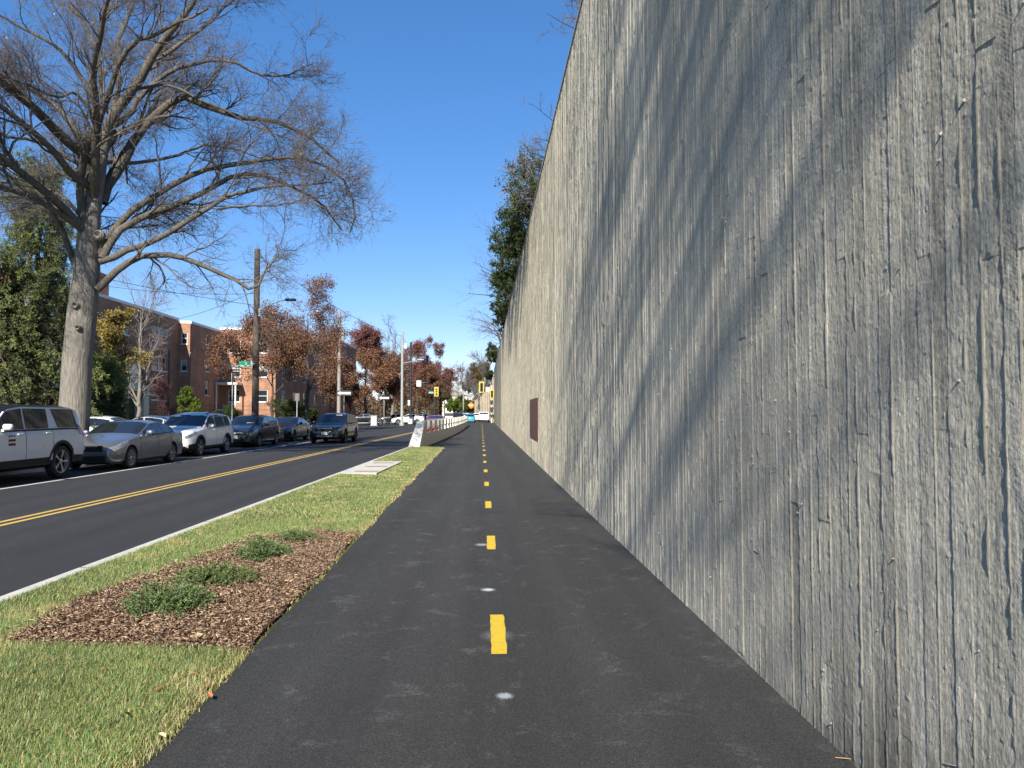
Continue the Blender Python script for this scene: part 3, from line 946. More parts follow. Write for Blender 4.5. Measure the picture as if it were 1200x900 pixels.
# ================================================================== PLANT GROWING TOOLS
class Tubes:
    def __init__(s): s.g = {}

    def add(s, Pn, Rn, sides):
        """Pn (N,k,3), Rn (N,k)"""
        if len(Pn): s.g.setdefault((Pn.shape[1], sides), []).append((Pn, Rn))

    def mesh(s):
        V, F = [], []; nv = 0
        for (k, sd), L in s.g.items():
            Pn = np.concatenate([a for a, _ in L]); Rn = np.concatenate([b for _, b in L])
            N = len(Pn)
            T = np.empty_like(Pn)
            T[:, 1:-1] = Pn[:, 2:] - Pn[:, :-2]; T[:, 0] = Pn[:, 1] - Pn[:, 0]; T[:, -1] = Pn[:, -1] - Pn[:, -2]
            T /= np.linalg.norm(T, axis=2, keepdims=True) + 1e-9
            ov = np.abs(Pn[:, -1] - Pn[:, 0])
            ref = np.zeros((N, 3)); ref[np.arange(N), np.argmin(ov, 1)] = 1
            A = np.cross(T, ref[:, None, :]); A /= np.linalg.norm(A, axis=2, keepdims=True) + 1e-9
            B = np.cross(T, A)
            q = 2 * np.pi * np.arange(sd) / sd
            v = Pn[:, :, None, :] + Rn[:, :, None, None] * (A[:, :, None, :] * np.cos(q)[None, None, :, None] + B[:, :, None, :] * np.sin(q)[None, None, :, None])
            V.append(v.reshape(-1, 3))
            base = nv + (np.arange(N)[:, None, None] * k + np.arange(k - 1)[None, :, None]) * sd
            i = np.arange(sd)[None, None, :]; j = (np.arange(sd) + 1)[None, None, :] % sd
            F.append(np.stack([base + i, base + j, base + sd + j, base + sd + i], -1).reshape(-1, 4))
            nv += N * k * sd
        return np.concatenate(V), [np.concatenate(F)]

    def build(s, name, mat, parent=None, smooth=True):
        V, F = s.mesh()
        return np_mesh(name, V, F, mat, parent, None, smooth)


def unit(a): return a / (np.linalg.norm(a, axis=-1, keepdims=True) + 1e-9)


def catmull(pts, n):
    pts = np.asarray(pts, float)
    d = np.concatenate([[0], np.cumsum(np.linalg.norm(np.diff(pts, axis=0), axis=1))])
    p = np.vstack([2 * pts[0] - pts[1], pts, 2 * pts[-1] - pts[-2]])
    out = []
    for s_ in np.linspace(0, d[-1] * .9999, n):
        i = int(np.searchsorted(d, s_, 'right') - 1); i = min(i, len(pts) - 2)
        t_ = (s_ - d[i]) / (d[i + 1] - d[i] + 1e-9)
        a, b, c, e = p[i], p[i + 1], p[i + 2], p[i + 3]
        out.append(.5 * ((2 * b) + (-a + c) * t_ + (2 * a - 5 * b + 4 * c - e) * t_ ** 2 + (-a + 3 * b - 3 * c + e) * t_ ** 3))
    return np.array(out)


def grow(r, Pn, Rn, per, lo, hi, ang=(35, 75), up=0.15, out=0.0, centre=None, wig=0.12, k=4, s0=0.15, rf=0.55, rmin=0.003, taper=0.35, droop=0.0, endlen=0.45):
    """children along every parent polyline"""
    N, kk, _ = Pn.shape
    idx = np.repeat(np.arange(N), per)
    n = len(idx)
    if n == 0: return np.zeros((0, k, 3)), np.zeros((0, k))
    s = s0 + (1 - s0) * r.uniform(0, 1, n) ** .85
    f = s * (kk - 1); i = np.minimum(f.astype(int), kk - 2); fr = (f - i)[:, None]
    p0 = Pn[idx, i] * (1 - fr) + Pn[idx, i + 1] * fr
    r0 = Rn[idx, i] * (1 - fr[:, 0]) + Rn[idx, i + 1] * fr[:, 0]
    tg = unit(Pn[idx, i + 1] - Pn[idx, i])
    pr = unit(np.cross(tg, r.normal(0, 1, (n, 3))))
    a = np.radians(r.uniform(ang[0], ang[1], n))[:, None]
    d = tg * np.cos(a) + pr * np.sin(a)
    d[:, 2] += up
    if centre is not None: d += out * unit(p0 - np.asarray(centre))
    d = unit(d)
    ln = r.uniform(lo, hi, n) * (1 - endlen * s)
    pts = [p0]; cur = d
    for q in range(1, k):
        cur = cur + r.normal(0, wig, (n, 3)); cur[:, 2] += up * .25 - droop * q / k
        cur = unit(cur)
        pts.append(pts[-1] + cur * (ln / (k - 1))[:, None])
    C = np.stack(pts, 1)
    rr = np.maximum(r0 * rf, rmin)
    Rc = rr[:, None] * np.linspace(1, taper, k)[None, :]
    return C, np.maximum(Rc, rmin * .6)


def leaves(r, pts, size, cols, flat=0.0, aspect=0.6):
    """one bent quad per point; cols (m,3) palette"""
    n = len(pts)
    nrm = r.normal(0, 1, (n, 3)); nrm[:, 2] += flat; nrm = unit(nrm)
    a = unit(np.cross(nrm, r.normal(0, 1, (n, 3)))); b = np.cross(nrm, a)
    s = (size * r.uniform(.6, 1.3, n))[:, None]
    fold = nrm * s * .18
    V = np.stack([pts - a * s * .5, pts + b * s * aspect * .5 + fold, pts + a * s * .5, pts - b * s * aspect * .5 + fold], 1).reshape(-1, 3)
    bq = 4 * np.arange(n)[:, None]
    c = np.asarray(cols)[r.integers(0, len(cols), n)] * r.uniform(.6, 1.3, (n, 1))
    return V, bq + np.arange(4)[None], np.repeat(c, 4, 0)


def sample_on(r, Pn, n, jit):
    N, k, _ = Pn.shape
    i = r.integers(0, N, n); f = r.uniform(.25, 1, n) * (k - 1); j = np.minimum(f.astype(int), k - 2); fr = (f - j)[:, None]
    return Pn[i, j] * (1 - fr) + Pn[i, j + 1] * fr + r.normal(0, jit, (n, 3))


# ------------------------------------------------------------------ the big bare tree at the far kerb
def big_tree():
    r = np.random.default_rng(44)
    Y0 = 23.4
    K = 460 / 1200.0
    base = P(87, 502, Y0); base.z = 0.0
    root = tag(empty('bare_tree', base), 'huge bare shade tree with thick pale trunk behind the white parked car', 'tree')
    B = np.array(base)

    def W(pts, d0, d1):
        n = len(pts)
        return np.array([P(x * K, y * K, Y0 + d0 + (d1 - d0) * (i / (n - 1)) ** 1.2) for i, (x, y) in enumerate(pts)]) - B

    tr = Tubes(); lim = []
    trunk = np.array([P(u, v, Y0) for u, v in ((86, 512), (86, 498), (88, 470), (90, 430), (94, 390), (98, 350), (102, 310), (104, 278), (107, 250), (113, 215), (118, 180), (122, 156))]) - B
    trunk[0, 2] = -.1; trunk[0, :2] = trunk[1, :2]
    px = np.array([36, 33, 32, 31, 31, 31, 29, 26, 21, 18, 16, 15]) * Y0 / FPX / 2
    tp = catmull(trunk, 30)
    tr.add(tp[None], np.interp(np.linspace(0, 1, 30), np.linspace(0, 1, 12), px)[None], 16)
    S = [  # points in the crop's own pixels, width in px there, depth offsets
        ([(325, 420), (350, 340), (420, 250), (480, 150), (530, 95), (600, 0), (650, -90), (680, -180)], 38, 0, -2.0),
        ([(255, 700), (245, 560), (265, 460), (300, 370), (340, 290), (370, 200), (420, 130), (470, 110), (560, 60), (640, 20)], 30, -.2, -3.5),
        ([(268, 690), (275, 560), (285, 440), (320, 330), (310, 200), (290, 120), (250, 60), (210, 0), (190, -110)], 27, 0, 2.2),
        ([(312, 620), (330, 560), (370, 510), (400, 450), (450, 390), (530, 320), (570, 300), (640, 330), (760, 365), (870, 390), (960, 440), (1040, 500)], 40, .2, 2.4),
        ([(305, 780), (350, 700), (430, 620), (560, 540), (650, 510), (760, 495), (860, 480), (950, 490), (1050, 545), (1090, 650), (1075, 720)], 27, 0, 1.6),
        ([(312, 790), (370, 695), (480, 630), (580, 590), (700, 520), (800, 515), (900, 560), (980, 610), (1040, 690)], 28, -.3, 2.8),
        ([(305, 800), (400, 770), (480, 740), (590, 680), (680, 620), (760, 590), (850, 575), (940, 580), (1020, 570)], 25, -.3, 1.4),
        ([(660, 640), (740, 632), (820, 625), (940, 605), (1000, 640)], 9, -.6, .4),
        ([(298, 885), (370, 820), (440, 785), (540, 785), (620, 815), (690, 850), (760, 885), (785, 850), (800, 820), (835, 785), (828, 750)], 27, -.2, 1.0),
        ([(238, 830), (190, 720), (130, 650), (60, 590), (0, 530), (-80, 470), (-180, 430)], 24, 0, -2.0),
        ([(250, 665), (190, 600), (100, 565), (40, 550), (-40, 580), (-120, 570)], 15, 0, 2.0),
        ([(248, 505), (150, 450), (70, 420), (0, 405), (-110, 360), (-210, 340)], 14, .1, -3.0),
        ([(255, 430), (190, 350), (140, 310), (60, 270), (0, 240), (-90, 170), (-170, 140)], 20, 0, 2.8),
        ([(300, 330), (250, 240), (200, 170), (110, 110), (0, 55), (-110, 10)], 18, 0, -1.8),
        ([(335, 395), (400, 345), (420, 300), (500, 230), (600, 190), (700, 180), (780, 220), (860, 225), (955, 190)], 22, .1, 2.6),
        ([(385, 280), (440, 268), (520, 265), (600, 300), (690, 340), (790, 390), (900, 430)], 12, -.4, 1.0),
        ([(345, 350), (360, 240), (345, 120), (380, 20), (400, -90), (395, -170)], 22, .1, 3.5),
        ([(385, 500), (470, 490), (580, 455), (660, 440), (760, 470), (860, 520)], 13, -.3, 3.4),
        ([(300, 360), (235, 290), (190, 290), (110, 275), (20, 240), (-60, 250)], 12, -.2, -4.0),
        ([(500, 170), (590, 110), (690, 30), (770, -30), (830, -60)], 14, -1.2, 1.0),
    ]
    for pts, wpx, d0, d1 in S:
        p = catmull(W(pts, d0, d1), 18)
        p[2:] += np.cumsum(r.normal(0, .028, (16, 3)), 0)
        rad = wpx * .86 * K * Y0 / FPX / 2 * np.linspace(1, .15, 18) ** .85
        lim.append((p, np.maximum(rad, .018)))
    # limbs that run towards and away from the viewer
    for k in range(11):
        st = tp[int(r.integers(17, 29))]
        a = r.choice([-1, 1]) * r.uniform(.75, 2.35); d = np.array([math.cos(a) * .8, math.sin(a), r.uniform(.15, 1.0)])
        L = r.uniform(6, 9); q = [st]; cur = unit(d)
        for j in range(7):
            cur = unit(cur + r.normal(0, .14, 3) + np.array([0, 0, .04 - .035 * j])); q.append(q[-1] + cur * L / 7)
        lim.append((catmull(q, 18), np.linspace(1, .17, 18) * r.uniform(.10, .16)))
    LP = np.stack([a for a, _ in lim]); LR = np.stack([b for _, b in lim])
    tr.build('trunk', M['bark'], root)
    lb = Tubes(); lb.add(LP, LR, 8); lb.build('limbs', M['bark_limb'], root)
    cr = Tubes()
    cen = np.array([.5, 0, 8.0])
    A, AR = grow(r, LP, LR, 13, 1.3, 3.0, (30, 68), .14, .38, cen, .21, 7, .16, .42, .013, .3)
    cr.add(A, AR, 5)
    Bp, BR = grow(r, A, AR, 7, .7, 1.6, (30, 75), .06, .35, cen, .2, 6, .12, .5, .0075, .4)
    cr.add(Bp, BR, 4)
    Cp, CR = grow(r, Bp, BR, 7, .4, .95, (25, 75), .02, .25, cen, .2, 4, .1, .6, .0048, .5, .05)
    cr.add(Cp, CR, 3)
    Dp, DR = grow(r, Cp, CR, 2, .2, .45, (20, 60), .0, .15, cen, .2, 3, .2, .7, .0036, .6, .05)
    cr.add(Dp, DR, 3)
    cr.build('crown', M['twig'], root, False)
    pts = sample_on(r, Cp, 420, .02)
    V, F, C = leaves(r, pts, .085, [(.45, .30, .18), (.40, .22, .10), (.5, .38, .25)])
    np_mesh('last_leaves', V, [F], M['leaf'], root, C)
    # bark knots
    for (u, v, rr) in ((88, 358, .12), (91, 384, .09), (115, 275, .16)):
        c = np.array(P(u, v, Y0 - .45)) - B
        mb = MB(); mb.lathe([(rr, .16), (rr * 1.05, .02), (rr * .7, -.05), (rr * .35, .02), (0.001, .04)], Matrix.Translation(Vector(c)) @ Euler((0, 0, R(90))).to_matrix().to_4x4(), 14)
        mb.build('knot', M['bark'], root, True)
    return root


big_tree()


def broadleaf(name, label, X, Y, H, rad, palette, nleaf, seed, leafsize=.16, bark='bark_dark', group=None, base=.25, twig='twig', cat='tree', limbs=10, nb=9, lean=(0, 0), rmin=.01, dens2=4, upr=.35, k2=1.0):
    """trunk, limbs, fine branches; leaf-sized faces clumped on the outer branches"""
    r = np.random.default_rng(seed)
    root = tag(empty(name, (X, Y, 0)), label, cat, group)
    tr = Tubes()
    hh = H * .82
    n = 14
    tp = np.stack([np.linspace(0, lean[0], n) + r.normal(0, .04, n) * rad * .3, np.linspace(0, lean[1], n) + r.normal(0, .04, n) * rad * .3, np.linspace(-.1, hh, n)], 1)
    tR = np.linspace(1, .12, n) * H * .017; tR[0] *= 1.35
    tr.add(tp[None], tR[None], 9)
    A, AR = grow(r, tp[None], tR[None], limbs, rad * .95, rad * 1.35, (38, 75), upr, 0, None, .12, 8, base, .6, rmin * 1.6, .25, 0, .5)
    tr.add(A, AR, 6)
    tr.build('trunk', M[bark], root)
    cr = Tubes()
    B_, BR = grow(r, A, AR, nb, rad * .3, rad * .62, (30, 70), .18, .25, (0, 0, H * .45), .15, 5, .15, .5, rmin, .35)
    cr.add(B_, BR, 4)
    C_, CR = grow(r, B_, BR, dens2, rad * .14 * k2, rad * .32 * k2, (25, 75), .1, .2, (0, 0, H * .45), .18, 4, .1, .6, rmin * .6, .5)
    cr.add(C_, CR, 3)
    if nleaf:
        cr.build('branches', M[twig], root, False)
        # clumped: some twigs carry many leaves, some none
        wgt = r.uniform(0, 1, len(C_)) ** 1.1
        nleaf = int(nleaf * 1.7)
        pick = r.choice(len(C_), nleaf, p=wgt / wgt.sum())
        f = r.uniform(.2, 1.05, nleaf)[:, None]
        pts = C_[pick, 0] * (1 - f) + C_[pick, -1] * f + r.normal(0, rad * .045, (nleaf, 3))
        V, F, C = leaves(r, pts, leafsize, palette)
        np_mesh('crown', V, [F], M['leaf'], root, C)
    else:
        cr.build('crown', M[twig], root, False)
    return root


def X_at(u, Y): return P(u, 484, Y).x
def Z_at(v, Y): return CAM_H + (484 - v) * Y / FPX


RUST = [(.22, .105, .065), (.27, .13, .075), (.17, .08, .052), (.32, .175, .10), (.15, .08, .055), (.20, .13, .075)]
RED = [(.22, .09, .078), (.26, .115, .09), (.17, .07, .065), (.28, .15, .11)]
ORANGE = [(.27, .135, .075), (.30, .165, .09), (.22, .105, .065), (.20, .11, .065)]
PINK = [(.30, .13, .10), (.34, .17, .12), (.24, .10, .08)]
YELLOW = [(.34, .25, .06), (.28, .20, .05), (.20, .17, .05), (.38, .30, .11)]
GREEN = [(.045, .075, .018), (.06, .09, .022), (.035, .055, .016), (.085, .11, .03)]
BRIGHT = [(.12, .17, .02), (.16, .21, .03), (.09, .13, .02)]
BROWN = [(.16, .10, .05), (.20, .13, .065), (.12, .075, .04), (.13, .13, .045)]

broadleaf('oak_tree', 'rust brown leafed oak behind the dark utility pole', X_at(318, 57), 57, 8.2, 5.0, RUST, 17000, 101, .135, base=.2, upr=.22)
broadleaf('oak_tree', 'tallest rust leafed oak with thin pointed top right of the utility pole', X_at(360, 66), 66, 12.8, 4.6, RUST, 9500, 102, .13, base=.22, upr=.45)
broadleaf('oak_tree', 'dense brown red tree at the end of the brick building, left of the cabinet', X_at(398, 92), 92, 8.5, 4.4, RUST, 9000, 130, .18, base=.2, upr=.25)
broadleaf('oak_tree', 'dusky red tree filling the row between the dark red tree and the mast', X_at(452, 146), 146, 13.5, 6.5, RED, 10000, 131, .25, base=.2)
broadleaf('oak_tree', 'low russet tree behind the dark signal pole', X_at(484, 150), 150, 9.5, 5.5, ORANGE, 10000, 132, .25, base=.15)
broadleaf('oak_tree', 'brown tree behind the hanging black signal', X_at(498, 185), 185, 11.0, 6.5, BROWN, 10000, 133, .3, base=.12)
broadleaf('oak_tree', 'pale brown tree left of the small beige house', X_at(521, 200), 200, 9.5, 6.0, BROWN, 10000, 134, .3, base=.12)
broadleaf('oak_tree', 'sparse pinkish tree showing above the brick roof left of the pointed oak', X_at(308, 98), 98, 15.5, 4.2, PINK, 5000, 103, .17)
broadleaf('oak_tree', 'small sparse pink tree peeping over the white roof edge', X_at(250, 112), 112, 15.0, 3.0, PINK, 3500, 104, .17)
broadleaf('oak_tree', 'dark red tree rising behind the end of the brick building', X_at(428, 135), 135, 18.5, 6.2, RED, 14000, 105, .24, base=.35)
broadleaf('oak_tree', 'round orange brown tree over the white utility cabinet', X_at(446, 104), 104, 8.9, 4.6, ORANGE, 22000, 106, .19, base=.22, upr=.2)
broadleaf('bare_tree', 'tall bare tree standing behind the pale lamp mast', X_at(460, 118), 118, 16.8, 5.0, None, 0, 107, bark='bark', limbs=14, nb=11, rmin=.02, dens2=7)
broadleaf('oak_tree', 'sparse red tree right of the pale lamp mast', X_at(489, 138), 138, 13.8, 5.6, RED, 11000, 108, .22, base=.3)
broadleaf('oak_tree', 'sparse red tree farthest right in the red row', X_at(516, 152), 152, 14.5, 5.2, RED, 9000, 109, .24, base=.3)
broadleaf('oak_tree', 'low rusty red tree behind the yellow signal on the dark pole', X_at(503, 128), 128, 8.8, 4.0, RUST, 12000, 110, .2, base=.25)
broadleaf('oak_tree', 'brown tree low behind the one-way sign post', X_at(410, 120), 120, 8.2, 4.4, RUST, 12000, 111, .2, base=.2)
broadleaf('bare_tree', 'grey bare tree far down the road behind the street lamp', X_at(541, 205), 205, 14.5, 6.0, None, 0, 112, bark='bark', limbs=14, nb=12, rmin=.035, dens2=7)
broadleaf('oak_tree', 'brown green tree closing the road below the hanging signal', X_at(561, 215), 215, 13.5, 6.6, BROWN, 16000, 113, .3, base=.2)
broadleaf('bare_tree', 'bare tree leaning over the far wall above the hanging signal', X_at(566, 178), 178, 16.5, 5.5, None, 0, 114, bark='bark', limbs=14, nb=12, rmin=.03, dens2=7)
broadleaf('shrub', 'dark green shrub beside the orange road work sign', X_at(541, 196), 196, 4.6, 3.4, GREEN, 9000, 115, .28, base=.05, cat='shrub')
broadleaf('shrub', 'green shrub left of the far street lamp', X_at(534, 186), 186, 3.6, 3.0, BRIGHT, 7000, 116, .26, base=.05, cat='shrub')
broadleaf('bare_tree', 'pale bare tree with upright twigs in front of the brick building', X_at(163, 47), 47, 9.9, 3.8, None, 0, 117, bark='bark', twig='twig_pale', limbs=13, nb=10, rmin=.011, dens2=6, upr=.65, base=.2)
broadleaf('maple_tree', 'thin yellow leafed tree right of the huge trunk', X_at(131, 42), 42, 7.6, 2.0, YELLOW, 6500, 118, .12, base=.18, rmin=.008)
broadleaf('shrub', 'dark purple bare shrub by the brick wall', X_at(188, 52), 52, 3.6, 1.7, [(.09, .035, .04), (.12, .05, .05)], 3000, 119, .07, base=.1, twig='bark_dark', cat='shrub', rmin=.008, dens2=7)
broadleaf('shrub', 'yellow green shrub at the foot of the brick corner', X_at(222, 60), 60, 3.4, 1.5, BRIGHT, 9000, 120, .1, base=.04, cat='shrub', upr=.6)
for (u, Y, w_, h_, lab, sd) in ((262, 66, 1.5, 1.25, 'low round clipped shrub left of the utility pole foot', 121), (335, 68, 2.2, 1.5, 'wide green clipped shrub beneath the rust oaks', 122), (362, 72, 1.2, 1.0, 'small clipped shrub near the post with a dark sign', 123)):
    broadleaf('shrub', lab, X_at(u, Y), Y, h_ + .6, w_, GREEN, 7000, sd, .1, base=.05, cat='shrub', upr=.1)

# far wood closing the view
r = np.random.default_rng(140)
n = 95000
u_ = r.uniform(0, 1, n)
fx = -150 + 165 * u_; fy = 262 + 38 * r.uniform(0, 1, n) + .15 * np.abs(fx)
top = 9.5 + 3.2 * np.sin(fx * .19) + 2.2 * np.sin(fx * .53 + 1) + 1.2 * np.sin(fx * 1.3)
fz = top * r.uniform(0, 1, n) ** .75 + r.normal(0, .5, n)
V, F, C = leaves(r, np.stack([fx, fy, fz], 1), .85, [(.20, .13, .085), (.25, .13, .085), (.16, .12, .08), (.13, .12, .06), (.22, .17, .12)])
tag(np_mesh('far_wood', V, [F], M['leaf'], None, C), 'brown and russet far wood closing the view along the horizon', 'wood', kind='stuff')

# drooping cedar on the left
def cedar(label, X, Y, H, rad, seed):
    r = np.random.default_rng(seed)
    root = tag(empty('cedar_tree', (X, Y, 0)), label, 'tree')
    tr = Tubes()
    n = 16
    tp = np.stack([r.normal(0, .05, n), r.normal(0, .05, n), np.linspace(-.1, H, n)], 1)
    tr.add(tp[None], (np.linspace(1, .08, n) * H * .017)[None], 9)
    nb = 120
    z = np.linspace(.6, H * .97, nb) + r.normal(0, .1, nb)
    az = np.arange(nb) * 2.4 + r.normal(0, .3, nb)
    L = np.clip(rad * (1 - z / H) ** .72 * r.uniform(.65, 1.15, nb), .4, None)
    k = 9
    s = np.linspace(0, 1, k)
    Pn = np.empty((nb, k, 3))
    Pn[:, :, 0] = np.cos(az)[:, None] * L[:, None] * s; Pn[:, :, 1] = np.sin(az)[:, None] * L[:, None] * s
    Pn[:, :, 2] = z[:, None] + L[:, None] * (.34 * s - .95 * s ** 2.0) + r.normal(0, .03, (nb, k))
    tr.add(Pn, L[:, None] * .018 * np.linspace(1, .15, k)[None], 5)
    tr.build('trunk', M['bark_dark'], root)
    T1, T1R = grow(r, Pn, np.full((nb, k), .012), 13, .5, 1.5, (35, 70), -.18, 0, None, .1, 6, .12, .6, .005, .4, .25)
    T2, T2R = grow(r, T1, T1R, 5, .25, .6, (30, 60), -.12, 0, None, .1, 4, .1, .7, .004, .5, .2)
    bt = Tubes(); bt.add(T1, T1R, 3); bt.add(T2, T2R, 3); bt.build('twigs', M['bark_dark'], root, False)
    A = np.concatenate([T2[:, [0, 1, 2, 3]], T1[:, [0, 2, 4, 5]]])
    nn = 130000
    i = r.integers(0, len(A), nn); f = r.uniform(0, 1, nn) * 2.999; j = f.astype(int); fr = (f - j)[:, None]
    pts = A[i, j] * (1 - fr) + A[i, j + 1] * fr
    d = unit(A[i, j + 1] - A[i, j] + r.normal(0, .055, (nn, 3)))
    side = unit(np.cross(d, r.normal(0, 1, (nn, 3))))
    ln = r.uniform(.07, .16, nn)[:, None]; w_ = r.uniform(.014, .032, nn)[:, None]
    nd = unit(d + side * .8) * ln
    V = np.stack([pts, pts + nd * .5 + side * w_, pts + nd, pts + nd * .5 - side * w_ * .6], 1).reshape(-1, 3)
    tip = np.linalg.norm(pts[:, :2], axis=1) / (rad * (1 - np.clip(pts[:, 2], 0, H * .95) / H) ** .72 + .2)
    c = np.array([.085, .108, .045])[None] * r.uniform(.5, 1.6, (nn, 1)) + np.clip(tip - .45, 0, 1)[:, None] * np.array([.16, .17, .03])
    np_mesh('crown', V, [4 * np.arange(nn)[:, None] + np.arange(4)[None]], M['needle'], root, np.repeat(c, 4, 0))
    return root


cedar('big drooping dark green cedar left of the huge trunk', X_at(40, 31), 31, 12.6, 3.2, 201)
cedar('smaller drooping green cedar right of the huge trunk', X_at(117, 36), 36, 4.4, 1.7, 202)
cedar('yellow green cedar at the left edge behind the white car', X_at(-40, 29), 29, 8.8, 4.6, 203)


# ------------------------------------------------------------------ growth on top of the wall
def wall_top_shrub(name, label, Y, over, h, seed, leafy=0, bare=True, nst=9, palette=GREEN, twig='twig', spread=2.0, leafsize=.09, group=None, hang=0.0):
    r = np.random.default_rng(seed)
    root = tag(empty(name, (WX + .55, Y, WALL_H - .25)), label, 'shrub' if h < 6 else 'tree', group)
    st = []
    for k in range(nst):
        b = np.array([r.uniform(0, .8), r.uniform(-spread, spread) * .7, 0])
        tip = b + np.array([-over * r.uniform(.5, 1.1) - b[0] - .2, r.normal(0, spread * .45), h * r.uniform(.4, 1.05)])
        mid = (b + tip) / 2 + np.array([over * .22, r.normal(0, .15), h * .15])
        st.append(catmull([b, mid, tip], 9))
    A = np.stack(st) + np.cumsum(r.normal(0, .02, (nst, 9, 3)), 1); AR = np.linspace(1, .2, 9)[None] * (.018 + .010 * h) * r.uniform(.6, 1.1, (nst, 1))
    for k in range(nst):
        tb = Tubes(); tb.add(A[k:k + 1], np.broadcast_to(AR, A.shape[:2])[k:k + 1], 6); tb.build('stem', M['bark_dark'], root)
    tw = Tubes()
    s_ = max(.5, h * .30)
    B_, BR = grow(r, A, AR, 9, s_, s_ * 1.9, (25, 70), .1, 0, None, .16, 6, .15, .5, .007, .35, hang)
    C_, CR = grow(r, B_, BR, 5, s_ * .4, s_ * .9, (25, 70), .05, 0, None, .18, 4, .1, .6, .005, .5, hang)
    tw.add(B_, BR, 4); tw.add(C_, CR, 3)
    tw.build('crown', M[twig], root, False)
    if leafy:
        wgt = r.uniform(0, 1, len(C_)) ** 1.6
        pick = r.choice(len(C_), leafy, p=wgt / wgt.sum()); f = r.uniform(0, 1.1, leafy)[:, None]
        pts = C_[pick, 0] * (1 - f) + C_[pick, -1] * f + r.normal(0, .06, (leafy, 3))
        V, F, C = leaves(r, pts, leafsize, palette)
        np_mesh('foliage', V, [F], M['leaf'], root, C)
    return root


wall_top_shrub('bare_shrub', 'bare twigs reaching out highest over the near wall top', 14.6, .85, 1.3, 301, nst=3, spread=.9)
wall_top_shrub('bare_shrub', 'thin bare bush on the wall top above the evergreen growth', 21.0, .75, 1.8, 302, nst=6, spread=1.6)
wall_top_shrub('bare_shrub', 'pale bare bush tangled with the evergreen on the wall top', 26.5, 1.35, 2.3, 303, nst=9, twig='twig_pale', spread=2.2)
wall_top_shrub('evergreen_shrub', 'bushy evergreen overhanging the wall top, nearest and highest of them', 30.5, 1.35, 2.2, 304, 8500, nst=9, spread=2.8, hang=.25)
wall_top_shrub('evergreen_shrub', 'dark evergreen overhanging the wall top below the bushiest one', 39.5, 1.25, 2.0, 305, 7500, nst=9, spread=3.2, leafsize=.11, hang=.2)
wall_top_shrub('evergreen_shrub', 'upright dark evergreen on the wall top behind the pale bare bush', 27.5, 1.0, 2.6, 311, 7000, nst=9, spread=2.2, hang=.05)
wall_top_shrub('evergreen_shrub', 'evergreen filling the wall top between the bushy and the dark one', 35, 1.3, 2.2, 312, 7000, nst=9, spread=2.8, hang=.15, leafsize=.10)
wall_top_shrub('evergreen_shrub', 'mid green shrub draped over the wall top past the dark evergreen', 47, 1.2, 2.4, 313, 6000, nst=9, spread=3.5, hang=.15, leafsize=.12)
wall_top_shrub('bare_tree', 'bare spreading tree leaning out over the middle of the wall top', 58, 3.0, 6.5, 306, nst=8, spread=4.0, twig='twig')
wall_top_shrub('evergreen_shrub', 'olive green shrub on the wall top under the leaning bare tree', 62, .9, 2.6, 307, 9000, nst=9, spread=4.0, leafsize=.14, palette=[(.07, .085, .022), (.10, .10, .03), (.05, .06, .02)])
wall_top_shrub('bare_tree', 'bare tree leaning out over the far end of the wall top', 88, 3.4, 7.0, 308, nst=8, spread=5.0, twig='twig')
wall_top_shrub('evergreen_shrub', 'dark shrub at the far end of the wall top', 112, 1.1, 3.2, 309, 9000, nst=9, spread=5.0, leafsize=.2, palette=[(.035, .05, .016), (.06, .07, .02)])
wall_top_shrub('evergreen_shrub', 'dark ivy mass spilling over the far lower wall', 150, 1.6, 1.2, 310, 9000, nst=10, spread=8.0, leafsize=.25, palette=[(.035, .05, .016), (.06, .07, .02)], hang=.2)


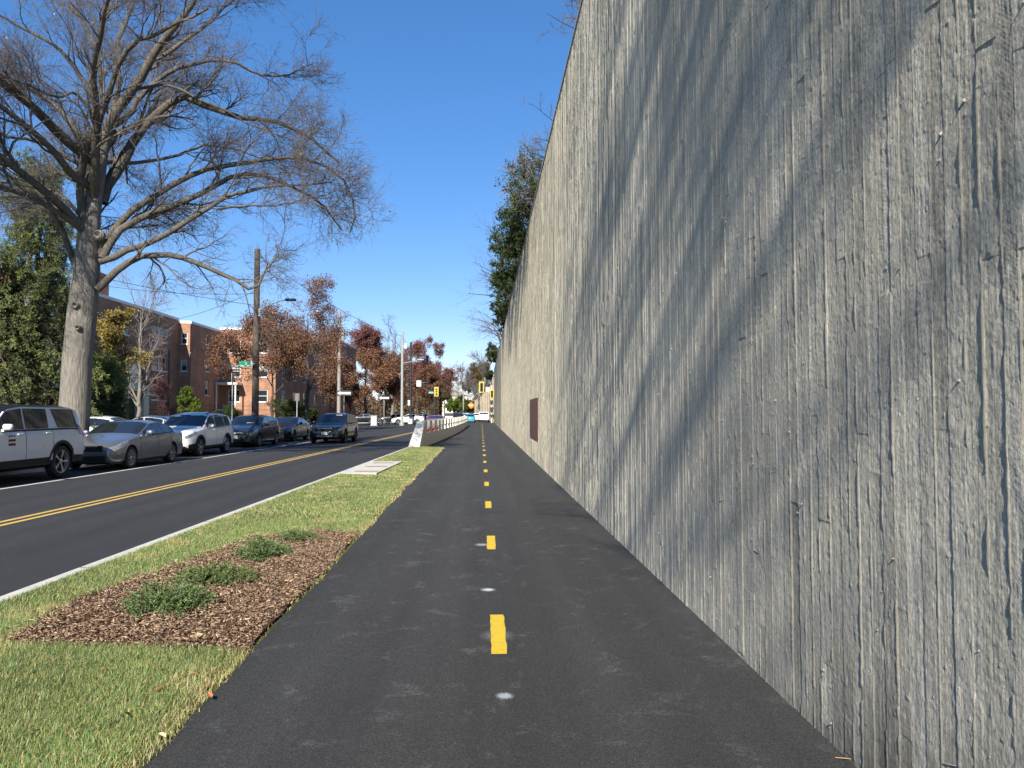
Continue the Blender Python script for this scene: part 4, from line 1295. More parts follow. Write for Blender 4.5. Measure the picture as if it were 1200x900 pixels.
# ------------------------------------------------------------------ the tree leaning over the wall behind the viewer; its limbs shade the wall
def shade_tree():
    r = np.random.default_rng(71)
    X0, Y0, Z0 = 3.2, -11.6, 8.3
    root = tag(empty('bare_tree', (X0, Y0, Z0)), 'bare tree on the wall top behind the viewer, its limbs shading the wall', 'tree')
    tr = Tubes(); lim = []
    for k, (y0, x1, y1, z1, rad) in enumerate(((.3, -2.6, .8, 14.6, .13), (-.4, -1.9, -.4, 13.6, .11), (.2, -3.4, 1.6, 17.6, .13), (-.6, -2.9, -1.6, 16.4, .12), (.5, -1.6, 2.4, 15.6, .10), (-.2, -3.9, .2, 19.6, .12), (.1, -2.2, 3.4, 18.2, .12), (-.4, -1.2, -2.0, 12.6, .08), (.3, -2.4, -1.0, 18.9, .14), (-.1, -3.1, 2.2, 15.6, .12), (.6, -1.9, 1.2, 17.0, .13), (.2, -2.8, 4.2, 20.4, .13), (-.5, -1.5, .2, 18.0, .12), (.4, -3.3, 3.2, 18.8, .11), (.0, -2.0, 1.8, 14.8, .12), (.5, -2.7, 2.8, 17.2, .12), (.1, -3.6, 3.6, 20.2, .13), (-.2, -2.3, .4, 16.2, .10), (.3, -3.0, 4.6, 19.4, .12), (.2, -1.4, 3.0, 15.4, .12), (-.3, -1.0, 2.2, 14.0, .10), (.6, -2.6, 5.4, 21.0, .13), (.2, -3.4, .6, 16.6, .10), (.4, -2.2, 1.6, 17.6, .13), (-.1, -2.9, 2.6, 19.0, .13), (.2, -1.8, .9, 16.0, .12), (.3, -2.5, 3.6, 18.0, .12), (.0, -2.0, 4.6, 19.6, .12), (.5, -1.2, 1.8, 16.6, .12))):
        a = np.array([0, y0, 0]); b = np.array([x1 - X0, y1, z1 - Z0])
        q = catmull([a, a * .65 + b * .35 + np.array([.5, 0, .9]), a * .3 + b * .7 + np.array([.25, 0, .45]), b], 16)
        q[2:] += np.cumsum(r.normal(0, .035, (14, 3)), 0)
        lim.append((q, np.linspace(1, .2, 16) * rad * .74))
    LP = np.stack([a for a, _ in lim]); LR = np.stack([b for _, b in lim])
    tr.add(LP, LR, 8)
    tr.build('trunk', M['bark'], root)
    cr = Tubes()
    B_, BR = grow(r, LP, LR, 17, 1.0, 2.9, (18, 50), .15, 0, None, .15, 6, .30, .6, .013, .35)
    C_, CR = grow(r, B_, BR, 7, .5, 1.2, (20, 60), .1, 0, None, .15, 4, .1, .6, .0065, .5)
    cr.add(B_, BR, 4); cr.add(C_, CR, 3)
    cr.build('crown', M['twig'], root, False)


shade_tree()


# ------------------------------------------------------------------ creeping junipers in the mulch
def juniper(label, X, Y, rx, ry, h, n, seed, tint=0.0):
    r = np.random.default_rng(seed)
    root = tag(empty('juniper_plant', (X, Y, VZ(X, Y) + .012)), label, 'plant', None)
    az = r.uniform(0, 2 * np.pi, n); L = r.uniform(.35, 1.08, n)
    k = 6; s = np.linspace(0, 1, k)
    up = r.uniform(.0, 1.15, n) ** 1.3 * (1.1 - .75 * L)
    Pn = np.empty((n, k, 3))
    Pn[:, :, 0] = np.cos(az)[:, None] * rx * L[:, None] * s; Pn[:, :, 1] = np.sin(az)[:, None] * ry * L[:, None] * s
    Pn[:, :, 2] = h * (up[:, None] * np.sin(s * 2.0)[None] * 1.1) + .01
    Pn += np.cumsum(r.normal(0, .006, Pn.shape), 1); Pn[:, :, 2] = np.maximum(Pn[:, :, 2], .008)
    Rn = np.linspace(1, .4, k)[None] * np.full((n, 1), .0035)
    T, TR = grow(r, Pn, Rn, 9, .04, .12, (25, 60), .22, 0, None, .12, 4, .15, .7, .0014, .5)
    st = Tubes(); st.add(Pn, Rn, 4); st.add(T, TR, 3); st.build('stems', M['bark_dark'], root, False)
    A = np.concatenate([T, Pn[:, [1, 3, 4, 5]]])
    nn = n * 150
    i = r.integers(0, len(A), nn); f = r.uniform(0, 1, nn) * 2.999; j = f.astype(int); fr = (f - j)[:, None]
    pts = A[i, j] * (1 - fr) + A[i, j + 1] * fr
    d = unit(A[i, j + 1] - A[i, j]); side = unit(np.cross(d, r.normal(0, 1, (nn, 3))))
    nd = unit(d + side * r.uniform(.5, 1.2, (nn, 1))) * r.uniform(.012, .028, (nn, 1)); w_ = .0034
    wv = unit(np.cross(nd, r.normal(0, 1, (nn, 3)))) * w_
    V = np.stack([pts, pts + nd * .5 + wv, pts + nd, pts + nd * .5 - wv], 1).reshape(-1, 3)
    yl = (r.uniform(0, 1, n) < .25 + tint)
    c = np.array([.15, .23, .095])[None] * np.repeat(r.uniform(.35, 1.5, nn // 12 + 1), 12)[:nn, None]
    c = np.where((r.uniform(0, 1, nn) < .25 + tint)[:, None], np.array([.16, .19, .04])[None] * r.uniform(.7, 1.3, (nn, 1)), c)
    np_mesh('foliage', V, [4 * np.arange(nn)[:, None] + np.arange(4)[None]], M['needle'], root, np.repeat(c, 4, 0))


def jat(u, v): g = G(u, v, .06); return g.x, g.y


for lab, u, v, rx, ry, h, n, sd, ti in (
        ('creeping blue green juniper, bushiest and nearest in the mulch bed', 196, 717, .33, .36, .18, 120, 401, .0),
        ('low juniper sprawling behind the nearest one in the mulch bed', 250, 684, .44, .32, .12, 90, 402, .15),
        ('compact juniper clump farther up the mulch bed', 309, 654, .29, .38, .17, 100, 403, .0),
        ('small flat juniper at the far corner of the mulch bed', 350, 634, .28, .32, .08, 50, 404, .1)):
    x, y = jat(u, v)
    juniper(lab, x, y, rx, ry, h, n, sd, ti)

# leaf litter
r = np.random.default_rng(77)
n = 110
y = 2.2 + 22 * r.uniform(0, 1, n) ** 1.4; f = r.uniform(.05, 1.02, n) ** .6
x = -4.02 + RS * y + (2.5 - .03 * y) * f
k = ~((y > 18.4) & (y < 23.3)); x, y = x[k], y[k]
V, F, C = leaves(r, np.stack([x, y, VZ(x, y) + .045 * r.uniform(.4, 1, len(x))], 1), .05, [(.36, .17, .07), (.42, .28, .14), (.28, .12, .06), (.5, .38, .22)], flat=2.0)
tag(np_mesh('leaf_litter', V, [F], M['leaf'], None, C), 'small dry fallen leaves scattered over the verge', 'leaves', kind='stuff')
# a few fallen leaves and pale crumbs
r = np.random.default_rng(90)
for i, (u, v, lab, c) in enumerate(((246, 815, 'orange brown fallen leaf at the grass edge by the path', (.42, .13, .04)), (190, 862, 'pale tan fallen leaf lowest at the grass edge', (.55, .42, .24)), (222, 672, 'rust fallen leaf on the upper grass', (.30, .12, .06)), (225, 790, 'brown fallen leaf lying in the near grass', (.30, .16, .08)))):
    g = G(u, v, .07)
    mb = MB(); s = .034; q = r.uniform(0, 6)
    pts = [(-1, 0, 0), (-.4, .38, .25), (.4, .3, .3), (1, 0, .1), (.4, -.34, .28), (-.4, -.4, .2), (0, 0, .05)]
    Mx = Matrix.Translation(g) @ Euler((r.normal(0, .3), r.normal(0, .3), q)).to_matrix().to_4x4() @ Matrix.Scale(s, 4)
    mb.add([Mx @ Vector(p) for p in pts], [[0, 6, 1], [1, 6, 2], [2, 6, 3], [3, 6, 4], [4, 6, 5], [5, 6, 0]])
    tag(mb.build('fallen_leaf', simple('leaf_tint', c, .8)), lab, 'leaf')
g = G(990, 890, .05)
mb = MB(); mb.tube([g + Vector((-.035, .02, 0)), g + Vector((0, 0, .006)), g + Vector((.05, -.012, .003))], [.0016, .002, .001], 5)
tag(mb.build('twig', simple('twig_tint', (.40, .24, .10), .8)), 'curled tan twig lying on the path by the wall foot', 'twig')

# ================================================================== BUILDINGS
def facade(mb, org, ux, Ln, H, holes, depth):
    """vertical wall from org along unit vector ux; holes [(s0,s1,z0,z1)] with reveals"""
    org = Vector(org); ux = Vector(ux); n = Vector((ux.y, -ux.x, 0))       # outward normal
    ss = sorted({0.0, Ln, *[h[0] for h in holes], *[h[1] for h in holes]}); zs = sorted({0.0, H, *[h[2] for h in holes], *[h[3] for h in holes]})
    pt = lambda s, z, d=0.0: org + ux * s + Vector((0, 0, z)) - n * d
    for i in range(len(ss) - 1):
        for j in range(len(zs) - 1):
            cs, cz = (ss[i] + ss[i + 1]) / 2, (zs[j] + zs[j + 1]) / 2
            if any(h[0] < cs < h[1] and h[2] < cz < h[3] for h in holes): continue
            mb.add([pt(ss[i], zs[j]), pt(ss[i + 1], zs[j]), pt(ss[i + 1], zs[j + 1]), pt(ss[i], zs[j + 1])], [[0, 1, 2, 3]])
    for s0, s1, z0, z1 in holes:
        f = [pt(s0, z0), pt(s1, z0), pt(s1, z1), pt(s0, z1), pt(s0, z0, depth), pt(s1, z0, depth), pt(s1, z1, depth), pt(s0, z1, depth)]
        mb.add(f, [[0, 4, 5, 1], [1, 5, 6, 2], [2, 6, 7, 3], [3, 7, 4, 0]])
    return pt


def window(parent, pt, h, depth, sashes=2):
    s0, s1, z0, z1 = h
    fr = MB()
    d0, d1 = depth - .10, depth - .02

    def bar(a, b, c, d_, e0=d0, e1=d1):
        vs = [pt(a, c, e0), pt(b, c, e0), pt(b, d_, e0), pt(a, d_, e0), pt(a, c, e1), pt(b, c, e1), pt(b, d_, e1), pt(a, d_, e1)]
        fr.add(vs, [[0, 1, 2, 3], [0, 4, 5, 1], [1, 5, 6, 2], [2, 6, 7, 3], [3, 7, 4, 0]])
    t_ = .075
    bar(s0 + .003, s0 + t_, z0 + .003, z1 - .003); bar(s1 - t_, s1 - .003, z0 + .003, z1 - .003)
    bar(s0 + t_, s1 - t_, z0 + .003, z0 + t_); bar(s0 + t_, s1 - t_, z1 - t_, z1 - .003)
    zm = (z0 + z1) / 2; bar(s0 + t_, s1 - t_, zm - .03, zm + .03)
    for k in range(1, sashes):
        sm = s0 + (s1 - s0) * k / sashes; bar(sm - .09, sm + .09, z0 + t_, zm - .03); bar(sm - .09, sm + .09, zm + .03, z1 - t_)
    w_ = fr.build('window', M['window_frame'], parent)
    g = MB(); g.add([pt(s0, z0, d1 - .03), pt(s1, z0, d1 - .03), pt(s1, z1, d1 - .03), pt(s0, z1, d1 - .03)], [[0, 1, 2, 3]])
    g.build('pane', M['glass'], w_)
    if random.random() < .6:
        bl = MB(); zb0 = z1 - t_ - (z1 - z0) * random.uniform(.2, .55); dd = d1 - .05
        bl.add([pt(s0 + t_, zb0, dd), pt(s1 - t_, zb0, dd), pt(s1 - t_, z1 - t_, dd), pt(s0 + t_, z1 - t_, dd)], [[0, 1, 2, 3]]); bl.build('blind', M['blind'], w_)
    sl = MB(); a, b = s0 - .06, s1 + .06
    vs = [pt(a, z0 - .09, -.07), pt(b, z0 - .09, -.07), pt(b, z0 - .004, -.07), pt(a, z0 - .004, -.07), pt(a, z0 - .09, .0), pt(b, z0 - .09, .0), pt(b, z0 - .004, .02), pt(a, z0 - .004, .02)]
    sl.add(vs, [[0, 1, 2, 3], [0, 4, 5, 1], [1, 5, 6, 2], [2, 6, 7, 3], [3, 7, 4, 0]]); sl.build('sill', M['window_frame'], w_)
    return w_


def block(parent, org, ux, Ln, H, holes, depth=.16, sashes=1):
    mb = MB(); pt = facade(mb, org, ux, Ln, H, [h[:4] for h in holes], depth)
    mb.build('wall', M['brick'], parent)
    for h in holes: window(parent, pt, h[:4], depth, h[4] if len(h) > 4 else sashes)
    cp = MB(); a = pt(-.06, H - .002, -.06); b = pt(Ln + .06, H - .002, -.06); c = pt(Ln + .06, H - .002, .4); d = pt(-.06, H - .002, .4)
    z = Vector((0, 0, .24)); cp.add([a, b, c, d, a + z, b + z, c + z, d + z], [[3, 2, 1, 0], [4, 5, 6, 7], [0, 1, 5, 4], [1, 2, 6, 5], [2, 3, 7, 6], [3, 0, 4, 7]])
    cp.build('coping', M['coping'], parent)
    return pt


ap = tag(empty('apartment_building', (0, 0, .1)), 'three storey red brick apartment building with white window frames and flat roof', 'building')
XA, XB, XD, XE = -30.4, -29.15, -23.1, -22.2
rows = [(2.75, 4.1), (5.5, 6.85), (8.2, 9.55)]
# facade A runs along the street (faces the road)
hA = []
for s0, n_ in ((3.2, 2), (8.3, 1)):
    for z0, z1 in rows: hA.append((s0, s0 + (2.6 if n_ == 2 else 1.1), z0, z1, n_))
for z0, z1 in rows[1:]: hA.append((14.6, 15.9, z0, z1, 1))
for z0, z1 in rows: hA.append((20.3, 23.4, z0, z1, 2))
ptA = block(ap, (XA, 48, 0), (0, 1, 0), 26, 10.75, hA)
# the lit return between A and B
block(ap, (XA, 74.002, 0), (1, 0, 0), XB - XA - .07, 10.46, [(.30, .92, z0 + .2, z1, 1) for z0, z1 in rows])
hB = [(4.0, 4.95, 8.4, 9.75, 1), (4.0, 4.95, 5.9, 7.25, 1), (4.0, 4.95, 3.4, 4.9, 1), (3.8, 5.0, 1.1, 1.7, 1)]
block(ap, (XB, 74, 0), (0, 1, 0), 8.3, 10.45, hB)
hC = []
for s0 in (.9, 3.9):
    for z0, z1 in rows: hC.append((s0, s0 + 1.3, z0, z1, 1))
ptC = block(ap, (XB, 82.3, 0), (1, 0, 0), XD - XB, 10.75, hC)
hD = []
for s0 in (2.5, 7.5, 12.5, 18.5, 24.5):
    for z0, z1 in rows: hD.append((s0, s0 + 1.5, z0, z1, 1))
block(ap, (XD, 82.3, 0), (0, 1, 0), 29, 10.75, hD)
block(ap, (XD, 111.3, 0), (1, 0, 0), XE - XD, 12.6, [])
hE = []
for s0 in (2.0, 7.0, 12.0):
    for z0, z1 in rows + [(10.6, 11.7)]: hE.append((s0, s0 + 1.4, z0, z1, 1))
block(ap, (XE, 111.3, 0), (0, 1, 0), 17, 12.6, hE)
block(ap, (XA - 14, 48, 0), (1, 0, 0), 14, 10.75, [])
mb = MB()
mb.add([(XA, 48, 10.6), (XA, 74, 10.6), (XA - 14, 74, 10.6), (XA - 14, 48, 10.6)], [[0, 1, 2, 3]])
mb.add([(XB, 74, 10.3), (XB, 82.3, 10.3), (XB - 15, 82.3, 10.3), (XB - 15, 74, 10.3)], [[0, 1, 2, 3]])
mb.add([(XD, 82.3, 10.6), (XD, 111.3, 10.6), (XD - 21, 111.3, 10.6), (XD - 21, 82.3, 10.6)], [[0, 1, 2, 3]])
mb.add([(XE, 111.3, 12.4), (XE, 128.3, 12.4), (XE - 21, 128.3, 12.4), (XE - 21, 111.3, 12.4)], [[0, 1, 2, 3]])
mb.add([(XA - 14, 48, 0), (XA - 14, 128, 0), (XA - 14, 128, 10.6), (XA - 14, 48, 10.6)], [[0, 1, 2, 3]])
roof = mb.build('roof', M['concrete_dark'], ap)
ch = MB(); ch.bevel_box(-32.6, -31.2, 60.4, 62.0, 10.4, 13.0, .02); ch.box(-32.68, -31.12, 60.32, 62.08, 12.7, 12.86)
ch.build('chimney', M['brick'], roof)
mb = MB(); mb.tube([(XA + .09, 71.9, .1), (XA + .09, 71.9, 7.6)], .07, 8); mb.build('downpipe', M['downpipe'], ap)
mb = MB(); mb.tube([(XA + .09, 66.4, 2), (XA + .09, 66.4, 10.6)], .07, 8); mb.build('downpipe', M['downpipe'], ap)
# stone entrance surround on A
en = MB()
for s in (61.3, 65.0):
    en.bevel_box(XA + .003, XA + .9, s, s + .95, 0, 3.1, .03)
    en.bevel_box(XA + .003, XA + 1.0, s - .08, s + 1.03, 3.1, 3.42, .03)
    en.lathe([(.001, 0), (.2, .02), (.24, .35), (.12, .6), (.16, .72), (.001, 1.0)], Matrix.Translation((XA + .5, s + .47, 3.42)) @ Euler((0, R(-90), 0)).to_matrix().to_4x4(), 12)
en.bevel_box(XA + .003, XA + .85, 61.2, 66.05, 3.43, 3.9, .03)
en.bevel_box(XA + .003, XA + .6, 62.6, 64.7, 3.9, 4.6, .05)
en.lathe([(.001, 0), (.34, .02), (.30, .25), (.5, .62), (.28, .9), (.14, 1.15), (.2, 1.3), (.001, 1.6)], Matrix.Translation((XA + .5, 63.65, 4.6)) @ Euler((0, R(-90), 0)).to_matrix().to_4x4(), 14)
sur = en.build('entrance_surround', M['stone_white'], ap, True)
mb = MB(); mb.box(XA + .004, XA + .10, 62.3, 64.95, 0, 3.1); mb.build('door', M['bark_dark'], sur)
# porch, stair and rail on the lit wing
mb = MB()
for k in range(8): mb.box(-28.4 + .32 * k, -28.08 + .32 * k, 80.4, 82.29, 0, 1.5 - .185 * k)
mb.box(-29.1, -28.4, 80.4, 82.29, 0, 1.5)
mb.build('stair', M['stone_white'], ap)
mb = MB(); mb.bevel_box(-29.1, -26.7, 80.6, 82.29, 4.6, 4.85, .03); mb.bevel_box(-29.1, -26.8, 80.6, 82.29, 1.75, 1.95, .03)
for x in (-29.0, -26.95): mb.tube([(x, 80.75, 1.95), (x, 80.75, 4.6)], .09, 10)
mb.build('porch', M['window_frame'], ap)
mb = MB()
mb.tube([(-28.3, 80.35, 2.4), (-25.7, 80.35, .95)], .035, 6)
for k in range(9): mb.tube([(-28.3 + .325 * k, 80.35, 1.5 - .185 * k), (-28.3 + .325 * k, 80.35, 2.4 - .181 * k)], .02, 5)
mb.build('handrail', M['downpipe'], ap)

# far pale house seen down the road
fb = tag(empty('house', (X_at(533, 235), 235, 0)), 'small beige house with balconies far down the road among trees', 'house')
mb = MB(); mb.box(-4, 4, 0, 9, 0, 7.2); mb.build('wall', M['stone_white'], fb)
mb = MB(); mb.add([(-4.4, -.4, 7.2), (4.4, -.4, 7.2), (4.4, 9.4, 7.2), (-4.4, 9.4, 7.2), (0, -.4, 8.8), (0, 9.4, 8.8)], [[0, 1, 4], [2, 3, 5], [1, 2, 5, 4], [3, 0, 4, 5], [3, 2, 1, 0]]); mb.build('roof', M['grey_wood'], fb)
for z in (1.6, 4.6):
    mb = MB(); mb.box(-3.4, 3.4, -1.3, -.003, z, z + .2); mb.box(-3.4, 3.4, -1.34, -1.28, z + .2, z + 1.0); mb.build('balcony', M['sign_white'], fb)
    for x in (-2.6, .8):
        mb = MB(); mb.box(x, x + 1.6, -.06, -.002, z + .9, z + 2.3); mb.build('window', M['glass'], fb)

# ================================================================== POLES, SIGNS, WIRES, SIGNALS
def lettered(parent, body, size, mat, loc, rz=0.0, depth=.004, name='lettering'):
    Mx = Matrix.Translation(loc) @ Euler((R(90), 0, rz)).to_matrix().to_4x4()
    return text_mesh(name, body, size, mat, parent, Mx, depth)


up = tag(empty('utility_pole', (X_at(299, 38.5), 38.5, .1)), 'dark wooden utility pole with a street light arm, behind the dark parked cars', 'utility pole')
mb = MB(); mb.tube([(0, 0, -.1), (0, 0, 4), (0, 0, Z_at(293, 38.5) - .1)], [.19, .17, .145], 12); mb.build('pole', M['wood_pole'], up, True)
zl = Z_at(362, 38.5) - .1
mb = MB(); mb.tube([(.15, -.05, zl - .12), (.8, -.2, zl + .18), (1.35, -.35, zl + .33), (1.75, -.45, zl + .36)], .03, 8)
arm = mb.build('light_arm', M['steel'], up)
mb = MB(); mb.bevel_box(1.6, 2.15, -.62, -.36, zl + .30, zl + .42, .03); mb.build('lamp_head', M['black_metal'], arm)
mb = MB(); mb.box(.14, .24, -.14, -.02, zl - .45, zl - .05); mb.build('junction_box', M['pale_pole'], up)
sg = tag(empty('street_sign', (X_at(287, 38.1), 38.1, Z_at(427, 38.1))), 'green street name sign with white edge tab mounted on the utility pole', 'sign')
mb = MB(); mb.bevel_box(-.34, .26, -.008, .008, -.15, .13, .004); mb.build('sign_board', M['sign_green'], sg)
mb = MB(); mb.bevel_box(.262, .38, -.010, .010, -.11, .13, .004); mb.build('edge_tab', M['sign_white'], sg)
lettered(sg, '2', .2, M['sign_white'], (0.02, -.012, .01))
mb = MB(); mb.box(-.26, -.10, -.012, -.009, -.135, -.09); mb.box(.06, .20, -.012, -.009, -.135, -.09); mb.build('white_bars', M['sign_white'], sg)
mb = MB(); mb.box(.38, .46, -.02, .02, -.02, .03); mb.build('bracket', M['steel'], sg)


def wire(label, a, b, sag, rad=.012):
    pts = [Vector(a).lerp(Vector(b), k / 24) - Vector((0, 0, sag * (1 - (2 * k / 24 - 1) ** 2))) for k in range(25)]
    mb = MB(); mb.tube(pts, rad, 5)
    tag(mb.build('overhead_wire', M['wire']), label, 'wire')


pz = up.location
wire('overhead wire rising left from the utility pole, topmost', (pz.x, 38.5, Z_at(345, 38.5)), (-28.5, 46, 10.6), .55)
wire('overhead wire sagging left from the utility pole to the brick roof', (pz.x, 38.5, Z_at(341, 38.5)), (-30.3, 60, 9.2), .9)
wire('overhead wire running level to the left from the lamp arm height', (pz.x, 38.5, Z_at(359, 38.5)), (-24, 31, 9.4), .35)
wire('overhead wire running right from the utility pole to the grey wood pole', (pz.x, 38.5, Z_at(366, 38.5)), (X_at(397, 84), 84, Z_at(372, 84)), .5, .015)

wire('upper overhead wire from the utility pole to the pale mast', (pz.x, 38.5, Z_at(300, 38.5)), (X_at(471, 90), 90, Z_at(394, 90)), .7, .016)
# pale pole behind the cedar
o = tag(empty('utility_pole', (X_at(29, 44), 44, .1)), 'pale utility pole showing behind the cedar top', 'utility pole')
mb = MB(); mb.tube([(0, 0, 0), (0, 0, Z_at(263, 44))], [.2, .17], 10); mb.build('pole', M['pale_pole'], o, True)
mb = MB(); mb.box(-.7, .7, -.06, .06, Z_at(263, 44) - .9, Z_at(263, 44) - .78); mb.build('crossarm', M['grey_wood'], o)
# grey wood pole behind the oaks
o = tag(empty('utility_pole', (X_at(397, 84), 84, .1)), 'weathered grey utility pole rising between the rust oaks and dark red tree', 'utility pole')
mb = MB(); mb.tube([(0, 0, 0), (0, 0, Z_at(366, 84))], [.22, .17], 10); mb.build('pole', M['grey_wood'], o, True)
mb = MB(); mb.tube([(.42, -.1, Z_at(400, 84)), (.42, -.1, Z_at(388, 84))], .22, 10); mb.build('transformer', M['pale_pole'], o)
mb = MB(); mb.tube([(.1, 0, Z_at(374, 84)), (-.8, -.5, Z_at(370, 84)), (-1.9, -1, Z_at(368, 84))], .035, 6); mb.build('light_arm', M['steel'], o)
mb = MB(); mb.bevel_box(-2.5, -1.85, -1.15, -.9, Z_at(369, 84), Z_at(367, 84), .03); mb.build('lamp_head', M['steel'], o)
# pale lamp mast
o = tag(empty('lamp_mast', (X_at(471, 90), 90, .1)), 'tall pale grey mast with lamp arm and white box beside the road', 'street light')
mb = MB(); mb.tube([(0, 0, 0), (0, 0, 2.8), (0, 0, Z_at(390, 90))], [.20, .165, .13], 12); mb.build('pole', M['pale_pole'], o, True)
mb = MB(); mb.tube([(0, 0, 0), (0, 0, .35)], .3, 12); mb.build('base', M['pale_pole'], o)
mb = MB(); mb.tube([(.1, -.05, Z_at(427, 90)), (1.0, -.3, Z_at(425.5, 90)), (2.0, -.6, Z_at(423.5, 90))], .04, 8); mb.build('light_arm', M['pale_pole'], o)
mb = MB(); mb.bevel_box(1.9, 2.7, -.85, -.55, Z_at(424, 90), Z_at(422.4, 90), .03); mb.build('lamp_head', M['pale_pole'], o)
mb = MB(); mb.bevel_box(.18, .58, -.2, .15, Z_at(410, 90), Z_at(404, 90), .03); mb.build('equipment_box', M['sign_white'], o)


def signal_head(parent, x, y, z, s, frame, face, rz=0.0, plate=True):
    """three-lens head facing the camera side, with hoods"""
    hd = MB(); Mx = Matrix.Translation((x, y, z)) @ Euler((0, 0, rz)).to_matrix().to_4x4()
    hd.bevel_box(-.17 * s, .17 * s, -.12 * s, .12 * s, -.53 * s, .53 * s, .02, Mx)
    h = hd.build('signal_head', face, parent)
    if plate:
        bp = MB()
        bp.bevel_box(-.33 * s, .33 * s, .0, .03 * s, -.72 * s, .72 * s, .01, Mx); bp.build('backplate', frame, h)
    for k in (-1, 0, 1):
        ho = MB(); n = 10
        pts = []
        for j in range(n):
            a = math.pi * j / (n - 1)
            pts.append((math.cos(a) * .13 * s, k * .34 * s + math.sin(a) * .13 * s))
        vs = [Mx @ Vector((px, -.12 * s, pz_)) for px, pz_ in pts] + [Mx @ Vector((px, -.34 * s, pz_)) for px, pz_ in pts]
        ho.add(vs, [[j, j + 1, n + j + 1, n + j] for j in range(n - 1)]); ho.build('hood', face, h)
        ln = MB(); ln.lathe([(.12 * s, 0), (.08 * s, .02), (.001, .03)], Mx @ Matrix.Translation((0, -.125 * s, k * .34 * s)) @ Euler((0, 0, R(-90))).to_matrix().to_4x4(), 12)
        ln.build('lens', M['sign_black'], h)


# dark signal pole with mast arm
Ys = 104
o = tag(empty('signal_pole', (X_at(481, Ys), Ys, .1)), 'dark signal pole with a mast arm holding a black signal and white sign', 'traffic signal')
mb = MB(); mb.tube([(0, 0, 0), (0, 0, Z_at(402, Ys))], [.19, .13], 10); mb.build('pole', M['black_metal'], o, True)
mb = MB(); mb.tube([(0, 0, Z_at(452, Ys)), (1.2, -.1, Z_at(450, Ys)), (2.6, -.2, Z_at(449, Ys))], .06, 8); mb.build('mast_arm', M['black_metal'], o)
signal_head(o, 2.2, -.3, Z_at(451, Ys), 1.15, M['black_metal'], M['black_metal'], plate=False)
mb = MB(); mb.bevel_box(.85, 1.5, -.22, -.2, Z_at(454, Ys), Z_at(447, Ys), .004); sgn = mb.build('sign_board', M['sign_white'], o)
mb = MB(); mb.box(1.0, 1.35, -.226, -.221, Z_at(451, Ys), Z_at(450, Ys)); mb.build('sign_mark', M['steel'], sgn)
mb = MB(); mb.box(-.3, .3, -.35, -.05, 0, .75); mb.build('base', M['concrete'], o)
mb = MB(); mb.box(-.34, -.05, -.3, -.26, Z_at(476, Ys), Z_at(470, Ys)); mb.build('small_sign', M['sign_white'], o)
Yq = 122
o = tag(empty('signal_pole', (X_at(509, Yq), Yq, .1)), 'dark post with a yellow framed signal and small cyan street sign left of the road', 'traffic signal')
mb = MB(); mb.tube([(0, 0, 0), (0, 0, Z_at(452, Yq))], [.2, .13], 10); mb.build('pole', M['black_metal'], o, True)
signal_head(o, .35, -.35, Z_at(460, Yq), 1.1, M['yellow_metal'], M['yellow_metal'])
mb = MB(); mb.box(-.95, -.12, -.16, -.13, Z_at(462, Yq), Z_at(460, Yq)); mb.build('street_sign', simple('sign_teal', (.10, .42, .42), .5), o)
# signals by the end of the wall
Yw = 118
o = tag(empty('signal_pole', (1.25, Yw, .04)), 'pole at the far end of the wall with a yellow signal and black walk boxes', 'traffic signal')
mb = MB(); mb.tube([(0, 0, 0), (0, 0, Z_at(452, Yw))], [.09, .08], 10); mb.build('pole', M['sign_white'], o, True)
signal_head(o, .05, -.15, Z_at(462, Yw), 1.0, M['yellow_metal'], M['black_metal'])
for v0, v1 in ((474, 469.5), (483, 477.5), (489, 486)):
    mb = MB(); mb.bevel_box(-.24, .24, -.34, -.1, Z_at(v0, Yw), Z_at(v1, Yw), .02); mb.build('walk_box', M['black_metal'], o)
mb = MB(); mb.tube([(0, 0, Z_at(447, Yw)), (-1.7, .3, Z_at(447, Yw) + .1), (-2.9, .5, Z_at(446, Yw) + .1)], .05, 8); ma = mb.build('mast_arm', M['black_metal'], o)
mb = MB(); mb.tube([(0, 0, Z_at(452, Yw)), (0, 0, Z_at(446, Yw))], .08, 8); mb.build('pole_top', M['black_metal'], o)
signal_head(o, -1.62, .1, Z_at(454, Yw), 1.25, M['yellow_metal'], M['black_metal'])
mb = MB(); mb.bevel_box(-.95, -.35, .02, .05, Z_at(459, Yw), Z_at(454, Yw), .004); mb.build('sign_board', M['sign_white'], o)


def oneway(label, u, v, Y, zsign):
    o = tag(empty('one_way_sign', (X_at(u, Y), Y, .1)), label, 'sign', 'one-way signs at the side street')
    z = zsign
    mb = MB(); mb.tube([(0, 0, -.1), (0, 0, z + .15)], .035, 8); mb.build('post', M['steel'], o)
    mb = MB(); mb.bevel_box(-.62, .62, -.06, -.045, z - .22, z + .22, .004); bd = mb.build('sign_board', M['sign_black'], o)
    ar = MB(); ar.prism([(-.56, 0), (-.30, .19), (-.30, .09), (.55, .09), (.55, -.09), (-.30, -.09), (-.30, -.19)], 0, .004)
    ar.v = [Vector((a.x, -.0605 - a.z, z + a.y)) for a in ar.v]
    ar.build('arrow', M['sign_white'], bd)
    lettered(bd, 'ONE WAY', .15, M['sign_black'], (.08, -.067, z), 0, .002)


